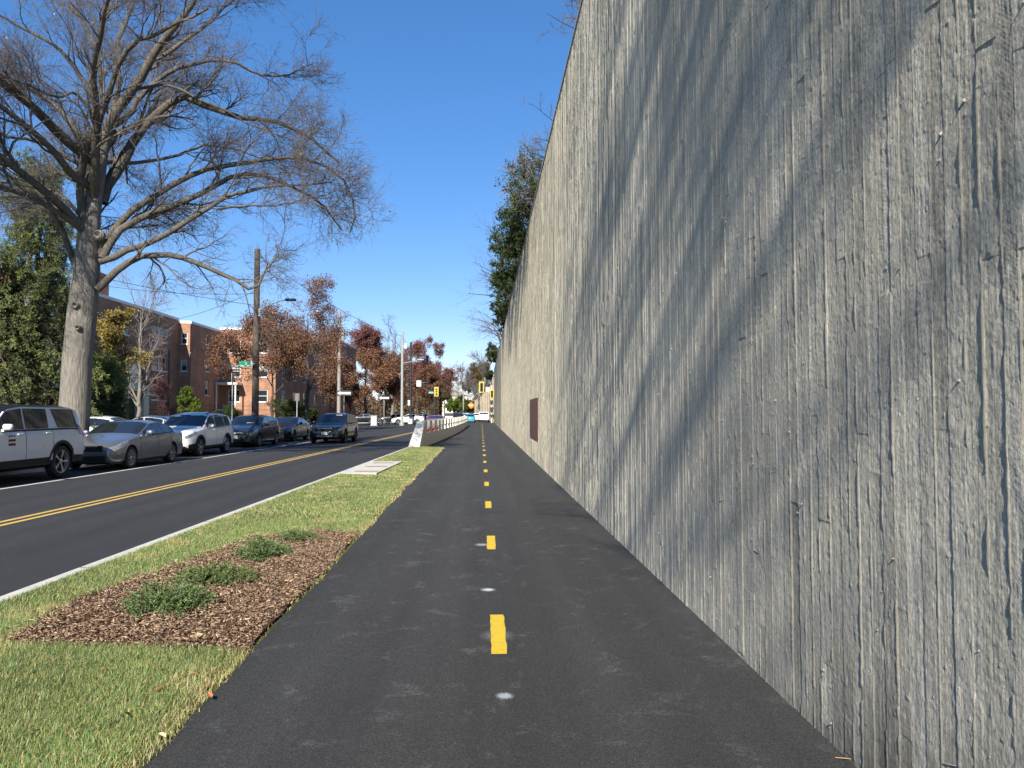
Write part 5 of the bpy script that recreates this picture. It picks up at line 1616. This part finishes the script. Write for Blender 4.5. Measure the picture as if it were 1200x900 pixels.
oneway('one-way sign with white left arrow above the dark wagon', 403, 461, 62, Z_at(461, 62) - .1)
oneway('one-way sign with white left arrow beside the white cabinet', 450, 466.5, 84, Z_at(466.5, 84) - .1)
for (u, vt, Y, lab) in ((272, 440, 40, 'thin steel parking sign post with its board edge-on, left of the utility pole'), (348, 463, 49, 'thin steel post with a dark sign back right of the utility pole')):
    o = tag(empty('sign_post', (X_at(u, Y), Y, .1)), lab, 'sign')
    mb = MB(); mb.tube([(0, 0, -.1), (0, 0, Z_at(vt, Y))], .034, 8); mb.build('post', M['steel'], o)
    mb = MB()
    if vt == 440: mb.box(-.012, .012, -.16, .16, Z_at(vt, Y) - .5, Z_at(vt, Y))
    else: mb.bevel_box(-.16, .16, -.03, -.018, Z_at(vt, Y) - .5, Z_at(vt, Y), .004)
    mb.build('sign_board', M['steel'] if vt == 440 else simple('sign_back', (.10, .09, .085), .6), o)
o = tag(empty('utility_cabinet', (X_at(438.5, 92), 92, .1)), 'white utility cabinet standing on the grass by the side street', 'cabinet')
mb = MB(); mb.bevel_box(-.36, .36, -.3, .3, .06, 1.12, .03); cb_ = mb.build('body', M['cabinet'], o)
mb = MB(); mb.bevel_box(-.41, .41, -.35, .35, 1.12, 1.2, .02); mb.build('lid', M['cabinet'], o)
mb = MB(); mb.box(-.42, .42, -.38, .38, -.05, .06); mb.build('plinth', M['concrete_dark'], o)
mb = MB(); mb.box(-.3, .3, -.312, -.301, .14, 1.06); dr_ = mb.build('door', M['cabinet'], o)
mb = MB(); mb.box(.2, .24, -.34, -.312, .55, .75); mb.build('handle', M['black_metal'], dr_)
# work sign, far street lamp
Yo = 150
o = tag(empty('road_work_sign', (X_at(552, Yo), Yo, 0)), 'orange diamond road work sign far down the road', 'sign')
mb = MB(); mb.tube([(0, 0, 0), (0, 0, 1.4)], .05, 6); mb.tube([(-.5, .5, 0), (0, 0, 1)], .03, 6); mb.tube([(.5, .5, 0), (0, 0, 1)], .03, 6); mb.build('stand', M['steel'], o)
mb = MB(); mb.prism([(-.72, 0), (0, -.72), (.72, 0), (0, .72)], 0, .012); mb.v = [Vector((a.x, -.05 - a.z, Z_at(475, Yo) + a.y)) for a in mb.v]; bd = mb.build('sign_board', M['sign_orange'], o)
mb = MB(); mb.box(-.32, -.06, -.072, -.064, Z_at(475, Yo) - .14, Z_at(475, Yo) + .14); mb.box(.06, .32, -.072, -.064, Z_at(475, Yo) - .14, Z_at(475, Yo) + .14); mb.build('symbol', simple('pale_orange', (.85, .55, .3), .5), bd)
Yo = 165
o = tag(empty('street_light', (X_at(543, Yo), Yo, 0)), 'grey street lamp with two heads far down the road', 'street light')
mb = MB(); mb.tube([(0, 0, 0), (0, 0, Z_at(458, Yo))], [.14, .1], 8); mb.build('pole', M['pale_pole'], o)
mb = MB(); mb.tube([(-.4, 0, Z_at(458.6, Yo)), (.7, 0, Z_at(459.6, Yo))], .05, 6); mb.build('arm', M['pale_pole'], o)
for xx, vv in ((-.5, 458), (.75, 459.6)):
    mb = MB(); mb.bevel_box(xx - .2, xx + .2, -.14, .14, Z_at(vv, Yo) - .12, Z_at(vv, Yo) + .14, .03); mb.build('lamp_head', M['sign_white'], o)

# ================================================================== VEHICLES
def smooth_profile(pts, L):
    xs = np.linspace(0, L, int(L / .01) + 1)
    z = np.interp(xs, [p[0] for p in pts], [p[1] for p in pts])
    k = np.ones(13) / 13
    for _ in range(2):
        zp = np.concatenate([np.full(6, z[0]), z, np.full(6, z[-1])]); zs = np.convolve(zp, k, 'valid')
        z = zs
    return xs, z


CARN = {'n': 0}


def car(name, label, cat, loc, rz, S, paint, detail=True, group=None, rim='rim', spokes=10, cladding=False, rails=None, plate=True, roof_mat=None, emblem=False):
    root = tag(empty(name, loc, rz), label, cat, group)
    L, W, wb, fo, wr, zb = S['L'], S['W'], S['wb'], S['fo'], S['wr'], S['zb']
    tx, tz = smooth_profile(S['top'], L); bx, bz = smooth_profile(S['belt'], L)
    kk = S.get('tumble', .36)

    def sec(y):
        d0, d1 = y, L - y
        ta, tb = 1 - min(d0 / .60, 1), 1 - min(d1 / .50, 1)
        w_ = W / 2 * (1 - S.get('nf', .27) * (1 - math.sqrt(1 - ta * ta)) - S.get('nr', .20) * (1 - math.sqrt(1 - tb * tb)) - .02 * (1 - min(d0 / 1.4, 1)))
        zt = float(np.interp(y, tx, tz)); be = min(float(np.interp(y, bx, bz)), zt - .05)
        b = zb + .12 * (1 - min(min(d0, d1) / .22, 1)) ** 2
        g = zt - be
        z6 = zt - min(.075, .5 * g)
        wbelt = w_ * .955
        wt = wbelt - max(.06, kk * (z6 - be))
        sh = be - .10
        zm = b + .52 * (sh - b)
        return [(0, b), (w_ * .86, b), (w_ * .965, b + .09), (w_, zm), (w_ * .99, sh), (wbelt, be), (wt, z6), (wt * .66, zt - .014), (0, zt)]

    def pt(y, k, side):
        s = sec(y); i = min(int(k), 7); f = k - i
        return Vector((side * (s[i][0] * (1 - f) + s[i + 1][0] * f), y - L / 2, s[i][1] * (1 - f) + s[i + 1][1] * f))

    ys_ = np.concatenate([[0, .012, .03, .06, .10, .15, .21, .28, .36], np.arange(.48, L - .45, .11), [L - .36, L - .28, L - .21, L - .15, L - .10, L - .06, L - .03, L - .012, L]])
    rings = []
    for y in ys_:
        s = sec(float(y))
        rings.append([Vector((x, y - L / 2, z)) for x, z in s] + [Vector((-x, y - L / 2, z)) for x, z in s[7:0:-1]])
    n = 16
    vs = [v for q in rings for v in q]; fs = []
    for i in range(len(rings) - 1):
        for k in range(n):
            j = (k + 1) % n
            fs.append([i * n + k, (i + 1) * n + k, (i + 1) * n + j, i * n + j])
    fs.append(list(range(n))); fs.append([(len(rings) - 1) * n + k for k in range(n - 1, -1, -1)])
    me = bpy.data.meshes.new('body'); me.from_pydata(vs, [], fs); me.update()
    bm = bmesh.new(); bm.from_mesh(me); bmesh.ops.recalc_face_normals(bm, faces=bm.faces); bm.to_mesh(me); bm.free()
    body = bpy.data.objects.new('body', me); COL.objects.link(body)
    # wheel arches cut out of the body
    axles = [fo, fo + wb]
    cut = MB()
    for ya in axles:
        for sd in (-1, 1):
            pr = [(.001, -.17), (wr + .055, -.17), (wr + .055, .3), (.001, .3)]
            cut.lathe(pr, Matrix.Translation((sd * (W / 2 - .13), ya - L / 2, wr)) @ Matrix.Diagonal((sd, 1, 1, 1)), 28)
    cme = bpy.data.meshes.new('cut'); cme.from_pydata(cut.v, [], cut.f)
    bm = bmesh.new(); bm.from_mesh(cme); bmesh.ops.remove_doubles(bm, verts=bm.verts, dist=.004); bmesh.ops.recalc_face_normals(bm, faces=bm.faces); bm.to_mesh(cme); bm.free()
    co_ = bpy.data.objects.new('cut', cme); COL.objects.link(co_)
    md = body.modifiers.new('arch', 'BOOLEAN'); md.operation = 'DIFFERENCE'; md.object = co_; md.solver = 'EXACT'
    dg = bpy.context.evaluated_depsgraph_get()
    nme = bpy.data.meshes.new_from_object(body.evaluated_get(dg))
    body.modifiers.clear(); body.data = nme; nme.name = 'body'
    bpy.data.objects.remove(co_); bpy.data.meshes.remove(cme)
    nme.materials.clear(); nme.materials.append(paint); nme.materials.append(M['black_plastic'])
    if roof_mat: nme.materials.append(roof_mat)
    for p in nme.polygons:
        c = p.center; mi = 0
        for ya in axles:
            if math.hypot(c.y - (ya - L / 2), c.z - wr) < wr + .0545 and abs(c.x) > W / 2 - .34: mi = 1
        if cladding and c.z < zb + .20 and p.normal.z < .6: mi = 1
        if c.z < zb + .03: mi = 1
        if roof_mat and c.z > S['top'][S['roof_i']][1] - .16 and p.normal.z > .1: mi = 2
        p.material_index = mi
        p.use_smooth = True
    nme.set_sharp_from_angle(angle=R(33))
    body.parent = root

    def grid(yk, off, mat, nm, parent):
        """yk: 2D list of (y,k,side); lifted off the body surface"""
        vs_, fs_ = [], []
        for row in yk:
            for (y, k, sd) in row:
                p = pt(y, k, sd)
                dy = pt(min(y + .02, L - .001), k, sd) - pt(max(y - .02, .001), k, sd); dk = pt(y, min(k + .04, 8), sd) - pt(y, max(k - .04, 0), sd)
                nn_ = dy.cross(dk) * -sd
                if nn_.length < 1e-7: nn_ = Vector((0, 0, 1))
                nn_.normalize()
                if nn_.x * sd < -.2: nn_ = -nn_
                if abs(nn_.x) < .3 and nn_.z < 0: nn_ = -nn_
                vs_.append(p + nn_ * off)
        m_ = len(yk[0])
        for i in range(len(yk) - 1):
            for j in range(m_ - 1): fs_.append([i * m_ + j, i * m_ + j + 1, (i + 1) * m_ + j + 1, (i + 1) * m_ + j])
        return mesh_obj(nm, vs_, fs_, mat, parent, True, 40)

    def side_patch(y0b, y1b, y0t, y1t, k0, k1, sd, off, mat, nm, parent, ny=10, nk=4):
        rows = []
        for a in range(ny + 1):
            rows.append([])
            for b in range(nk + 1):
                t_ = b / nk; f = a / ny
                y = (y0b + (y0t - y0b) * t_) * (1 - f) + (y1b + (y1t - y1b) * t_) * f
                rows[-1].append((y, k0 + (k1 - k0) * t_, sd))
        return grid(rows, off, mat, nm, parent)

    # glass
    for sd in (-1, 1):
        for (a0, a1, b0, b1) in S['side']:
            side_patch(a0, a1, b0, b1, 5.09, 5.93, sd, .006, M['car_glass'], 'side_window', root)

    def top_patch(y0, y1, kmin, nm, off=.007, mat=None, ins0=0.0, ins1=0.0):
        rows = []
        for a in range(9):
            f = a / 8; y = y0 + (y1 - y0) * f; km = kmin + ins0 * (1 - f) + ins1 * f
            rows.append([(y, km + (8 - km) * j / 6, 1) for j in range(7)] + [(y, 8 - (8 - km) * j / 6, -1) for j in range(1, 7)])
        return grid(rows, off, mat or M['car_glass'], nm, root)

    ws = top_patch(S['ws'][0], S['ws'][1], 6.12, 'windscreen')
    top_patch(S['rw'][0], S['rw'][1], 6.2, 'rear_window')
    if S.get('sunroof') and detail: top_patch(S['ws'][1] + .18, S['ws'][1] + 1.25, 6.5, 'sunroof', .004)
    # wheels
    for ya in axles:
        for sd in (-1, 1):
            wl = bpy.data.objects.new('wheel', None); COL.objects.link(wl); wl.parent = root
            wl.location = (sd * (W / 2 - .115), ya - L / 2, wr); wl.empty_display_size = .1
            D = Matrix.Diagonal((sd, 1, 1, 1))
            tw = .105
            mb = MB(); ri = wr * .70
            mb.lathe([(ri, -tw), (wr * .93, -tw), (wr * .985, -tw * .8), (wr, -tw * .4), (wr, tw * .4), (wr * .985, tw * .8), (wr * .93, tw), (ri, tw)], D, 32)
            mb.build('tyre', M['rubber'], wl, True)
            mb = MB(); mb.lathe([(ri, tw - .004), (ri * .95, tw - .006), (ri * .93, tw - .05), (ri * .9, .02)], D, 28)
            for q in range(spokes):
                a = 2 * math.pi * q / spokes; dw = .055 if spokes > 7 else .10
                p_ = []
                for rr_, ww, xx in ((ri * .14, .9, tw - .02), (ri * .94, 1.15, tw - .012)):
                    for s2 in (-1, 1):
                        da = a + s2 * dw * ww * (.35 * ri / rr_ if rr_ < ri * .5 else 1.0)
                        p_.append(D @ Vector((xx, rr_ * math.cos(da), rr_ * math.sin(da))))
                for rr_, ww, xx in ((ri * .14, .9, tw - .06), (ri * .94, 1.15, tw - .05)):
                    for s2 in (-1, 1):
                        da = a + s2 * dw * ww * (.35 * ri / rr_ if rr_ < ri * .5 else 1.0)
                        p_.append(D @ Vector((xx, rr_ * math.cos(da), rr_ * math.sin(da))))
                mb.add(p_, [[0, 1, 3, 2], [0, 2, 6, 4], [1, 5, 7, 3]])
            mb.lathe([(ri * .2, tw - .05), (ri * .2, tw - .015), (.001, tw - .01)], D, 14)
            mb.build('rim', M[rim], wl, True)
            mb = MB(); mb.lathe([(ri * .9, .0), (.001, .0)], D, 20); mb.build('brake_disc', M['black_plastic'], wl)
    # lights
    zl0, zl1 = S['hl']
    for sd in (-1, 1):
        side_patch(.015, S.get('hly', .55), .015, S.get('hly', .55) + .08, zl0, zl1, sd, .006, M['lamp_glass'], 'headlight', root, 8, 3)
        side_patch(L - S.get('tly', .40), L - .015, L - S.get('tly', .40), L - .015, 4.0, S.get('tlk', 5.3), sd, .006, M['red_lens'], 'tail_light', root, 6, 3)
    nose = sec(0.0); zn = nose[8][1]; wn_ = nose[4][0]
    mb = MB(); a, b = S['grille']; mb.bevel_box(-wn_ * .82, wn_ * .82, -L / 2 - .018, -L / 2 + .01, a, b, .012); gr = mb.build('grille', M['black_plastic'], root)
    if detail:
        mb = MB(); mb.box(-wn_ * .6, wn_ * .6, -L / 2 - .026, -L / 2 - .019, b - .035, b - .012); mb.build('chrome_bar', M['chrome'], gr)
    if emblem:
        mb = MB(); mb.lathe([(.001, .012), (.05, .012), (.055, 0)], Matrix.Translation((0, -L / 2 - .018, (a + b) / 2 + .02)) @ Euler((0, 0, R(-90))).to_matrix().to_4x4(), 16); mb.build('badge', M['chrome'], gr)
    mb = MB(); a, b = S['lower']; mb.bevel_box(-wn_ * .96, wn_ * .96, -L / 2 - .012, -L / 2 + .01, a, b, .012); lg = mb.build('lower_grille', M['black_plastic'], root)
    if S.get('skid'):
        mb = MB(); mb.bevel_box(-wn_ * .66, wn_ * .66, -L / 2 - .03, -L / 2 + .01, zb + .16, zb + .21, .01); mb.build('skid_bar', M['chrome'], root)
    if plate:
        mb = MB(); mb.bevel_box(-.155, .155, -L / 2 - .036, -L / 2 - .02, S.get('plz', .47) - .08, S.get('plz', .47) + .08, .004); mb.build('number_plate', M['sign_white'], root)
    mb = MB(); mb.bevel_box(-.155, .155, L / 2 + .003, L / 2 + .014, .72, .88, .004); mb.build('number_plate', M['sign_white'], root)
    if detail:
        # doors with their gaps and handles, mirrors
        for sd in (-1, 1):
            for i, (a, b) in enumerate(S['doors']):
                dr1 = side_patch(a + .012, b - .012, a + .012, b - .012, 2.25, 4.93, sd, .004, paint, 'door', root, 8, 8)
                hz = pt(b - .22, 4.35, sd)
                mb = MB(); mb.bevel_box(min(hz.x, hz.x + sd * .045), max(hz.x, hz.x + sd * .045), hz.y - .1, hz.y + .1, hz.z - .014, hz.z + .018, .007)
                mb.build('handle', S.get('handle_mat', paint), dr1)
            for q in sorted({a for a, b in S['doors']} | {b for a, b in S['doors']}):
                side_patch(q - .008, q + .008, q - .008, q + .008, 2.2, 4.98, sd, .003, M['black_plastic'], 'door_seam', root, 1, 8)
            m0 = pt(S['ws'][0] + S.get('mir', .42), 5.08, sd)
            mb = MB()
            mb.bevel_box(min(sd * .03, sd * .24), max(sd * .03, sd * .24), -.07, .06, .02, .16, .035, Matrix.Translation(m0))
            mb.box(min(-sd * .05, sd * .06), max(-sd * .05, sd * .06), -.03, .03, -.01, .04, Matrix.Translation(m0))
            mb.build('mirror', S.get('mirror_mat', paint), root, True, 50)
            side_patch(S['side'][0][0] + .1, S['side'][-1][1] - .02, S['side'][0][0] + .1, S['side'][-1][1] - .02, 5.0, 5.07, sd, .007, S.get('trim', M['black_plastic']), 'belt_trim', root, 12, 1)
    if rails:
        for sd in (-1, 1):
            pts = []
            for y in np.linspace(S['ws'][1] + .15, S['rw'][0] - .08, 9):
                p = pt(float(y), 6.25, sd); pts.append(p + Vector((0, 0, .055)))
            pts = [pts[0] - Vector((0, .06, .06))] + pts + [pts[-1] + Vector((0, .06, -.06))]
            mb = MB(); mb.tube(pts, .018, 6); mb.build('roof_rail', rails, root)
    # arch trim
    if cladding:
        kc = S.get('clad', 2.3)
        for sd in (-1, 1):
            for a_, b_ in ((.12, axles[0] - wr - .06), (axles[0] + wr + .06, axles[1] - wr - .06), (axles[1] + wr + .06, L - .10)):
                side_patch(a_, b_, a_, b_, 1.9, kc, sd, .008, M['black_plastic'], 'sill_cladding', root, 8, 3)
        for ya in axles:
            for sd in (-1, 1):
                mb = MB(); rows_ = []
                for q in range(23):
                    a = math.pi * (-.12 + 1.24 * q / 22)
                    for rr_ in (wr + .05, wr + .125):
                        yy_ = ya + rr_ * math.cos(a); zz_ = wr + rr_ * math.sin(a)
                        zz_ = max(zz_, zb + .02)
                        s = sec(min(max(yy_, .02), L - .02)); ks = [p[1] for p in s[1:6]]; xs_ = [p[0] for p in s[1:6]]
                        rows_.append(Vector((sd * (float(np.interp(zz_, ks, xs_)) + .010), yy_ - L / 2, zz_)))
                mb.add(rows_, [[2 * q, 2 * q + 1, 2 * q + 3, 2 * q + 2] for q in range(22)]); mb.build('arch_trim', M['black_plastic'], root)
    root['_L'] = L
    return root, pt, sec


SEDAN = dict(L=4.63, W=1.80, wb=2.70, fo=.92, wr=.325, zb=.17, hl=(4.05, 5.5), hly=.72, grille=(.53, .71), lower=(.20, .41), plz=.47,
             top=[(0, .66), (.10, .74), (.5, .85), (1.25, .98), (1.42, 1.02), (2.25, 1.385), (2.75, 1.43), (3.3, 1.36), (4.1, 1.10), (4.5, 1.06), (4.63, .98)],
             belt=[(0, .60), (.5, .76), (1.3, .92), (2.5, .95), (3.6, 1.0), (4.63, .96)], roof_i=6,
             ws=(1.46, 2.22), rw=(3.36, 4.02), side=[(1.72, 2.56, 1.72, 2.56), (2.62, 3.42, 2.62, 3.42), (3.46, 3.78, 3.46, 3.74)], doors=[(1.45, 2.60), (2.60, 3.55)], mir=.36)
SUV = dict(L=4.55, W=1.84, wb=2.70, fo=.88, wr=.35, zb=.21, hl=(4.2, 5.4), hly=.5, grille=(.72, .88), lower=(.34, .52), plz=.56, tumble=.30,
           top=[(0, .80), (.08, .88), (.4, 1.0), (1.1, 1.08), (1.25, 1.12), (1.98, 1.60), (2.5, 1.68), (3.5, 1.66), (4.15, 1.58), (4.42, 1.10), (4.55, 1.0)],
           belt=[(0, .75), (.4, .9), (1.2, 1.03), (2.6, 1.06), (4.0, 1.12), (4.55, 1.0)], roof_i=6,
           ws=(1.29, 1.94), rw=(4.18, 4.38), side=[(1.55, 2.42, 1.55, 2.42), (2.48, 3.36, 2.48, 3.36), (3.42, 4.02, 3.42, 3.92)], doors=[(1.25, 2.45), (2.45, 3.40)], mir=.34, sunroof=True)
BIGSUV = dict(L=5.10, W=2.02, wb=3.07, fo=.88, wr=.415, zb=.30, hl=(4.2, 5.2), hly=.2, grille=(.88, .98), lower=(.5, .7), plz=.7, tumble=.20, nf=.14, nr=.12, clad=2.5,
              top=[(0, 1.0), (.08, 1.12), (.4, 1.18), (1.15, 1.24), (1.30, 1.28), (1.98, 1.80), (2.5, 1.86), (4.4, 1.85), (4.75, 1.80), (5.0, 1.32), (5.10, 1.15)],
              belt=[(0, .95), (.4, 1.10), (1.2, 1.20), (2.6, 1.21), (4.6, 1.22), (5.10, 1.1)], roof_i=6,
              ws=(1.34, 1.94), rw=(4.78, 4.95), side=[(1.62, 2.50, 1.62, 2.50), (2.56, 3.44, 2.56, 3.44), (3.82, 4.70, 3.62, 4.56)], doors=[(1.35, 2.53), (2.53, 3.58)], mir=.40)
HATCH = dict(L=4.45, W=1.79, wb=2.70, fo=.86, wr=.32, zb=.17, hl=(4.2, 5.5), hly=.62, grille=(.60, .72), lower=(.26, .40), plz=.50, tumble=.33,
             top=[(0, .70), (.08, .78), (.45, .92), (1.0, 1.02), (1.15, 1.06), (2.0, 1.50), (2.6, 1.56), (3.5, 1.50), (3.95, 1.42), (4.3, 1.02), (4.45, .9)],
             belt=[(0, .64), (.45, .82), (1.2, .96), (2.6, 1.0), (4.0, 1.08), (4.45, .9)], roof_i=6,
             ws=(1.20, 1.96), rw=(3.98, 4.24), side=[(1.5, 2.42, 1.5, 2.42), (2.48, 3.32, 2.48, 3.32), (3.38, 3.78, 3.38, 3.70)], doors=[(1.28, 2.45), (2.45, 3.38)], mir=.4)
WAGON = dict(L=4.85, W=1.87, wb=2.745, fo=.98, wr=.36, zb=.22, hl=(4.3, 5.4), hly=.42, grille=(.66, .84), lower=(.36, .54), plz=.55, tumble=.30, skid=True,
             top=[(0, .80), (.08, .88), (.5, .98), (1.3, 1.06), (1.45, 1.10), (2.15, 1.58), (2.7, 1.65), (3.9, 1.62), (4.4, 1.54), (4.72, 1.08), (4.85, .98)],
             belt=[(0, .74), (.5, .88), (1.4, 1.0), (2.8, 1.03), (4.2, 1.08), (4.85, 1.0)], roof_i=6,
             ws=(1.50, 2.10), rw=(4.44, 4.66), side=[(1.75, 2.6, 1.75, 2.6), (2.66, 3.5, 2.66, 3.5), (3.56, 4.3, 3.56, 4.18)], doors=[(1.5, 2.63), (2.63, 3.55)], mir=.34)

P_white = car_paint('white_car_paint', (.70, .71, .71), 0, .3)
P_white2 = car_paint('bright_white_car_paint', (.78, .78, .76), 0, .3)
P_silver = car_paint('grey_silver_car_paint', (.215, .225, .245), .7, .3)
P_navy = car_paint('dark_slate_car_paint', (.020, .024, .030), .3, .3)
P_black = car_paint('black_car_paint', (.010, .011, .014), .2, .28)
P_grey = car_paint('dark_grey_car_paint', (.06, .065, .075), .5, .3)
P_red = car_paint('red_car_paint', (.30, .015, .02), .1, .3)
P_teal = car_paint('teal_car_paint', (.05, .30, .40), .3, .3)


def YF(front_axle_y, S): return front_axle_y - S['fo'] + S['L'] / 2


# cars parked along the far kerb, all facing the viewer's way
rzr = -RS
c1, pt1, sec1 = car('parked_car', 'large white off-road car with black roof cut off by the left frame edge', 'car', (-11.74, 17.75, 0), rzr, BIGSUV, P_white, rim='rim', spokes=5, cladding=True, plate=False, roof_mat=M['black_plastic'], group='cars parked along the far kerb')
# emblem on its door: three stars over two bars
pm = pt1(2.02, 4.0, 1)
for k in range(2):
    mb = MB(); zz = pm.z - .09 - .095 * k; p0 = pt1(1.72, 3.6, 1)
    mb.box(pm.x + .008, pm.x + .013, pm.y - .12, pm.y + .12, zz - .028, zz + .028); mb.build('door_emblem', simple('emblem_dark_red', (.08, .008, .012), .4), c1)
for k in (-1, 0, 1):
    mb = MB(); pts = []
    for q in range(10):
        a = math.pi / 2 + q * math.pi / 5; rr_ = .034 if q % 2 == 0 else .014
        pts.append(Vector((0, math.cos(a) * rr_, math.sin(a) * rr_)))
    vs = [Vector((pm.x + x_, pm.y + k * .085 + p.y, pm.z + .01 + p.z)) for x_ in (.008, .013) for p in pts]
    mb.add(vs, [list(range(10)), list(range(19, 9, -1))] + [[i, (i + 1) % 10, 10 + (i + 1) % 10, 10 + i] for i in range(10)])
    mb.build('door_emblem', simple('emblem_black', (.015, .01, .012), .4), c1)
c2, pt2, _ = car('parked_car', 'grey silver saloon parked right behind the large white car', 'car', (-11.30, YF(22.3, SEDAN), 0), rzr, SEDAN, P_silver, spokes=10, emblem=True, plate=False, group='cars parked along the far kerb')
c3, pt3, _ = car('parked_car', 'bright white crossover car with roof rails between silver saloon and dark hatchback', 'car', (-11.62, YF(28.4, SUV), 0), rzr, SUV, P_white2, rails=M['black_plastic'], rim='rim', spokes=5, cladding=True, emblem=True, plate=False, group='cars parked along the far kerb')
c4, pt4, _ = car('parked_car', 'dark slate hatchback with white number plate in front of the utility pole', 'car', (-11.70, YF(36.1, HATCH), 0), rzr, HATCH, P_navy, spokes=5, emblem=True, group='cars parked along the far kerb')
c5, pt5, _ = car('parked_car', 'black low saloon at the far end of the parked row', 'car', (-11.75, YF(42.9, SEDAN), 0), rzr, SEDAN, P_black, spokes=5, rim='rim_dark', plate=False, group='cars parked along the far kerb')
c6, pt6, _ = car('moving_car', 'black estate car with roof rails and chrome lower bar driving towards the viewer', 'car', (-8.42, YF(40.5, WAGON), 0), rzr, WAGON, P_black, rails=M['black_plastic'], rim='rim_dark', spokes=5, cladding=True)
# papers behind the windscreens
for ob, ptf, S, x0, x1, f in ((c3, pt3, SUV, -.62, -.25, .82), (c3, pt3, SUV, .1, .5, .9), (c6, pt6, WAGON, .15, .5, .88), (c4, pt4, HATCH, .1, .45, .12)):
    ya, yb = S['ws']; y = ya + (yb - ya) * f; p = ptf(y, 8, 1); q = ptf(y + .05, 8, 1); d = (q - p)
    mb = MB(); nrm = Vector((0, -d.z, d.y)).normalized() * .012
    mb.add([Vector((x0, p.y, p.z)) + nrm, Vector((x1, p.y, p.z)) + nrm, Vector((x1, q.y, q.z)) + nrm, Vector((x0, q.y, q.z)) + nrm], [[0, 1, 2, 3]])
    mb.build('windscreen_paper', M['sign_white'], ob)
# cars behind the row, on the drive
car('parked_car', 'white car half hidden right of the huge trunk', 'car', (X_at(112, 31.5) - .2, 31.5, .11), R(-86), SEDAN, P_white2, plate=False)
car('parked_car', 'dark grey saloon parked sideways behind the silver saloon', 'car', (X_at(168, 34.5), 34.6, .11), R(-86), SEDAN, P_grey, plate=False)
car('parked_car', 'red saloon mostly hidden behind the bright white crossover', 'car', (X_at(190, 38.5), 39.2, .11), R(-86), SEDAN, P_red, plate=False)
# traffic far away
car('moving_car', 'red car driving away behind the near end of the barrier wall', 'car', (-4.75, 74, 0), R(180) + rzr, SEDAN, P_red, False)
car('moving_car', 'dark car driving away far beyond the barrier wall', 'car', (X_at(537, 118), 120, 0), R(180), SUV, P_black, False)
car('moving_car', 'teal blue car driving away at the end of the barrier wall', 'car', (X_at(550.5, 122), 124, 0), R(180), HATCH, P_teal, False)
car('moving_car', 'white crossover far away left of the teal car roof', 'car', (X_at(546, 160), 162, 0), R(180), SUV, P_white2, False)
car('parked_car', 'white crossover far away right of the teal car', 'car', (X_at(559, 150), 152, 0), R(180), SUV, P_white2, False)
car('parked_car', 'tall white car standing at the far end of the path', 'car', (X_at(567, 136), 138, 0), R(180), BIGSUV, P_white2, False)
# parked cars glimpsed beyond the side street
for u, Y, pa, lab in ((478, 106, P_white2, 'white car parked sideways behind the dark signal pole'), (493, 112, P_grey, 'dark grey car parked sideways right of the dark signal pole'), (424, 108, P_black, 'black car parked under the orange brown tree left of the cabinet'), (462, 112, P_black, 'black car parked under the trees left of the pale mast')):
    car('parked_car', lab, 'car', (X_at(u, Y), Y, .1), R(-84), SEDAN, pa, False)
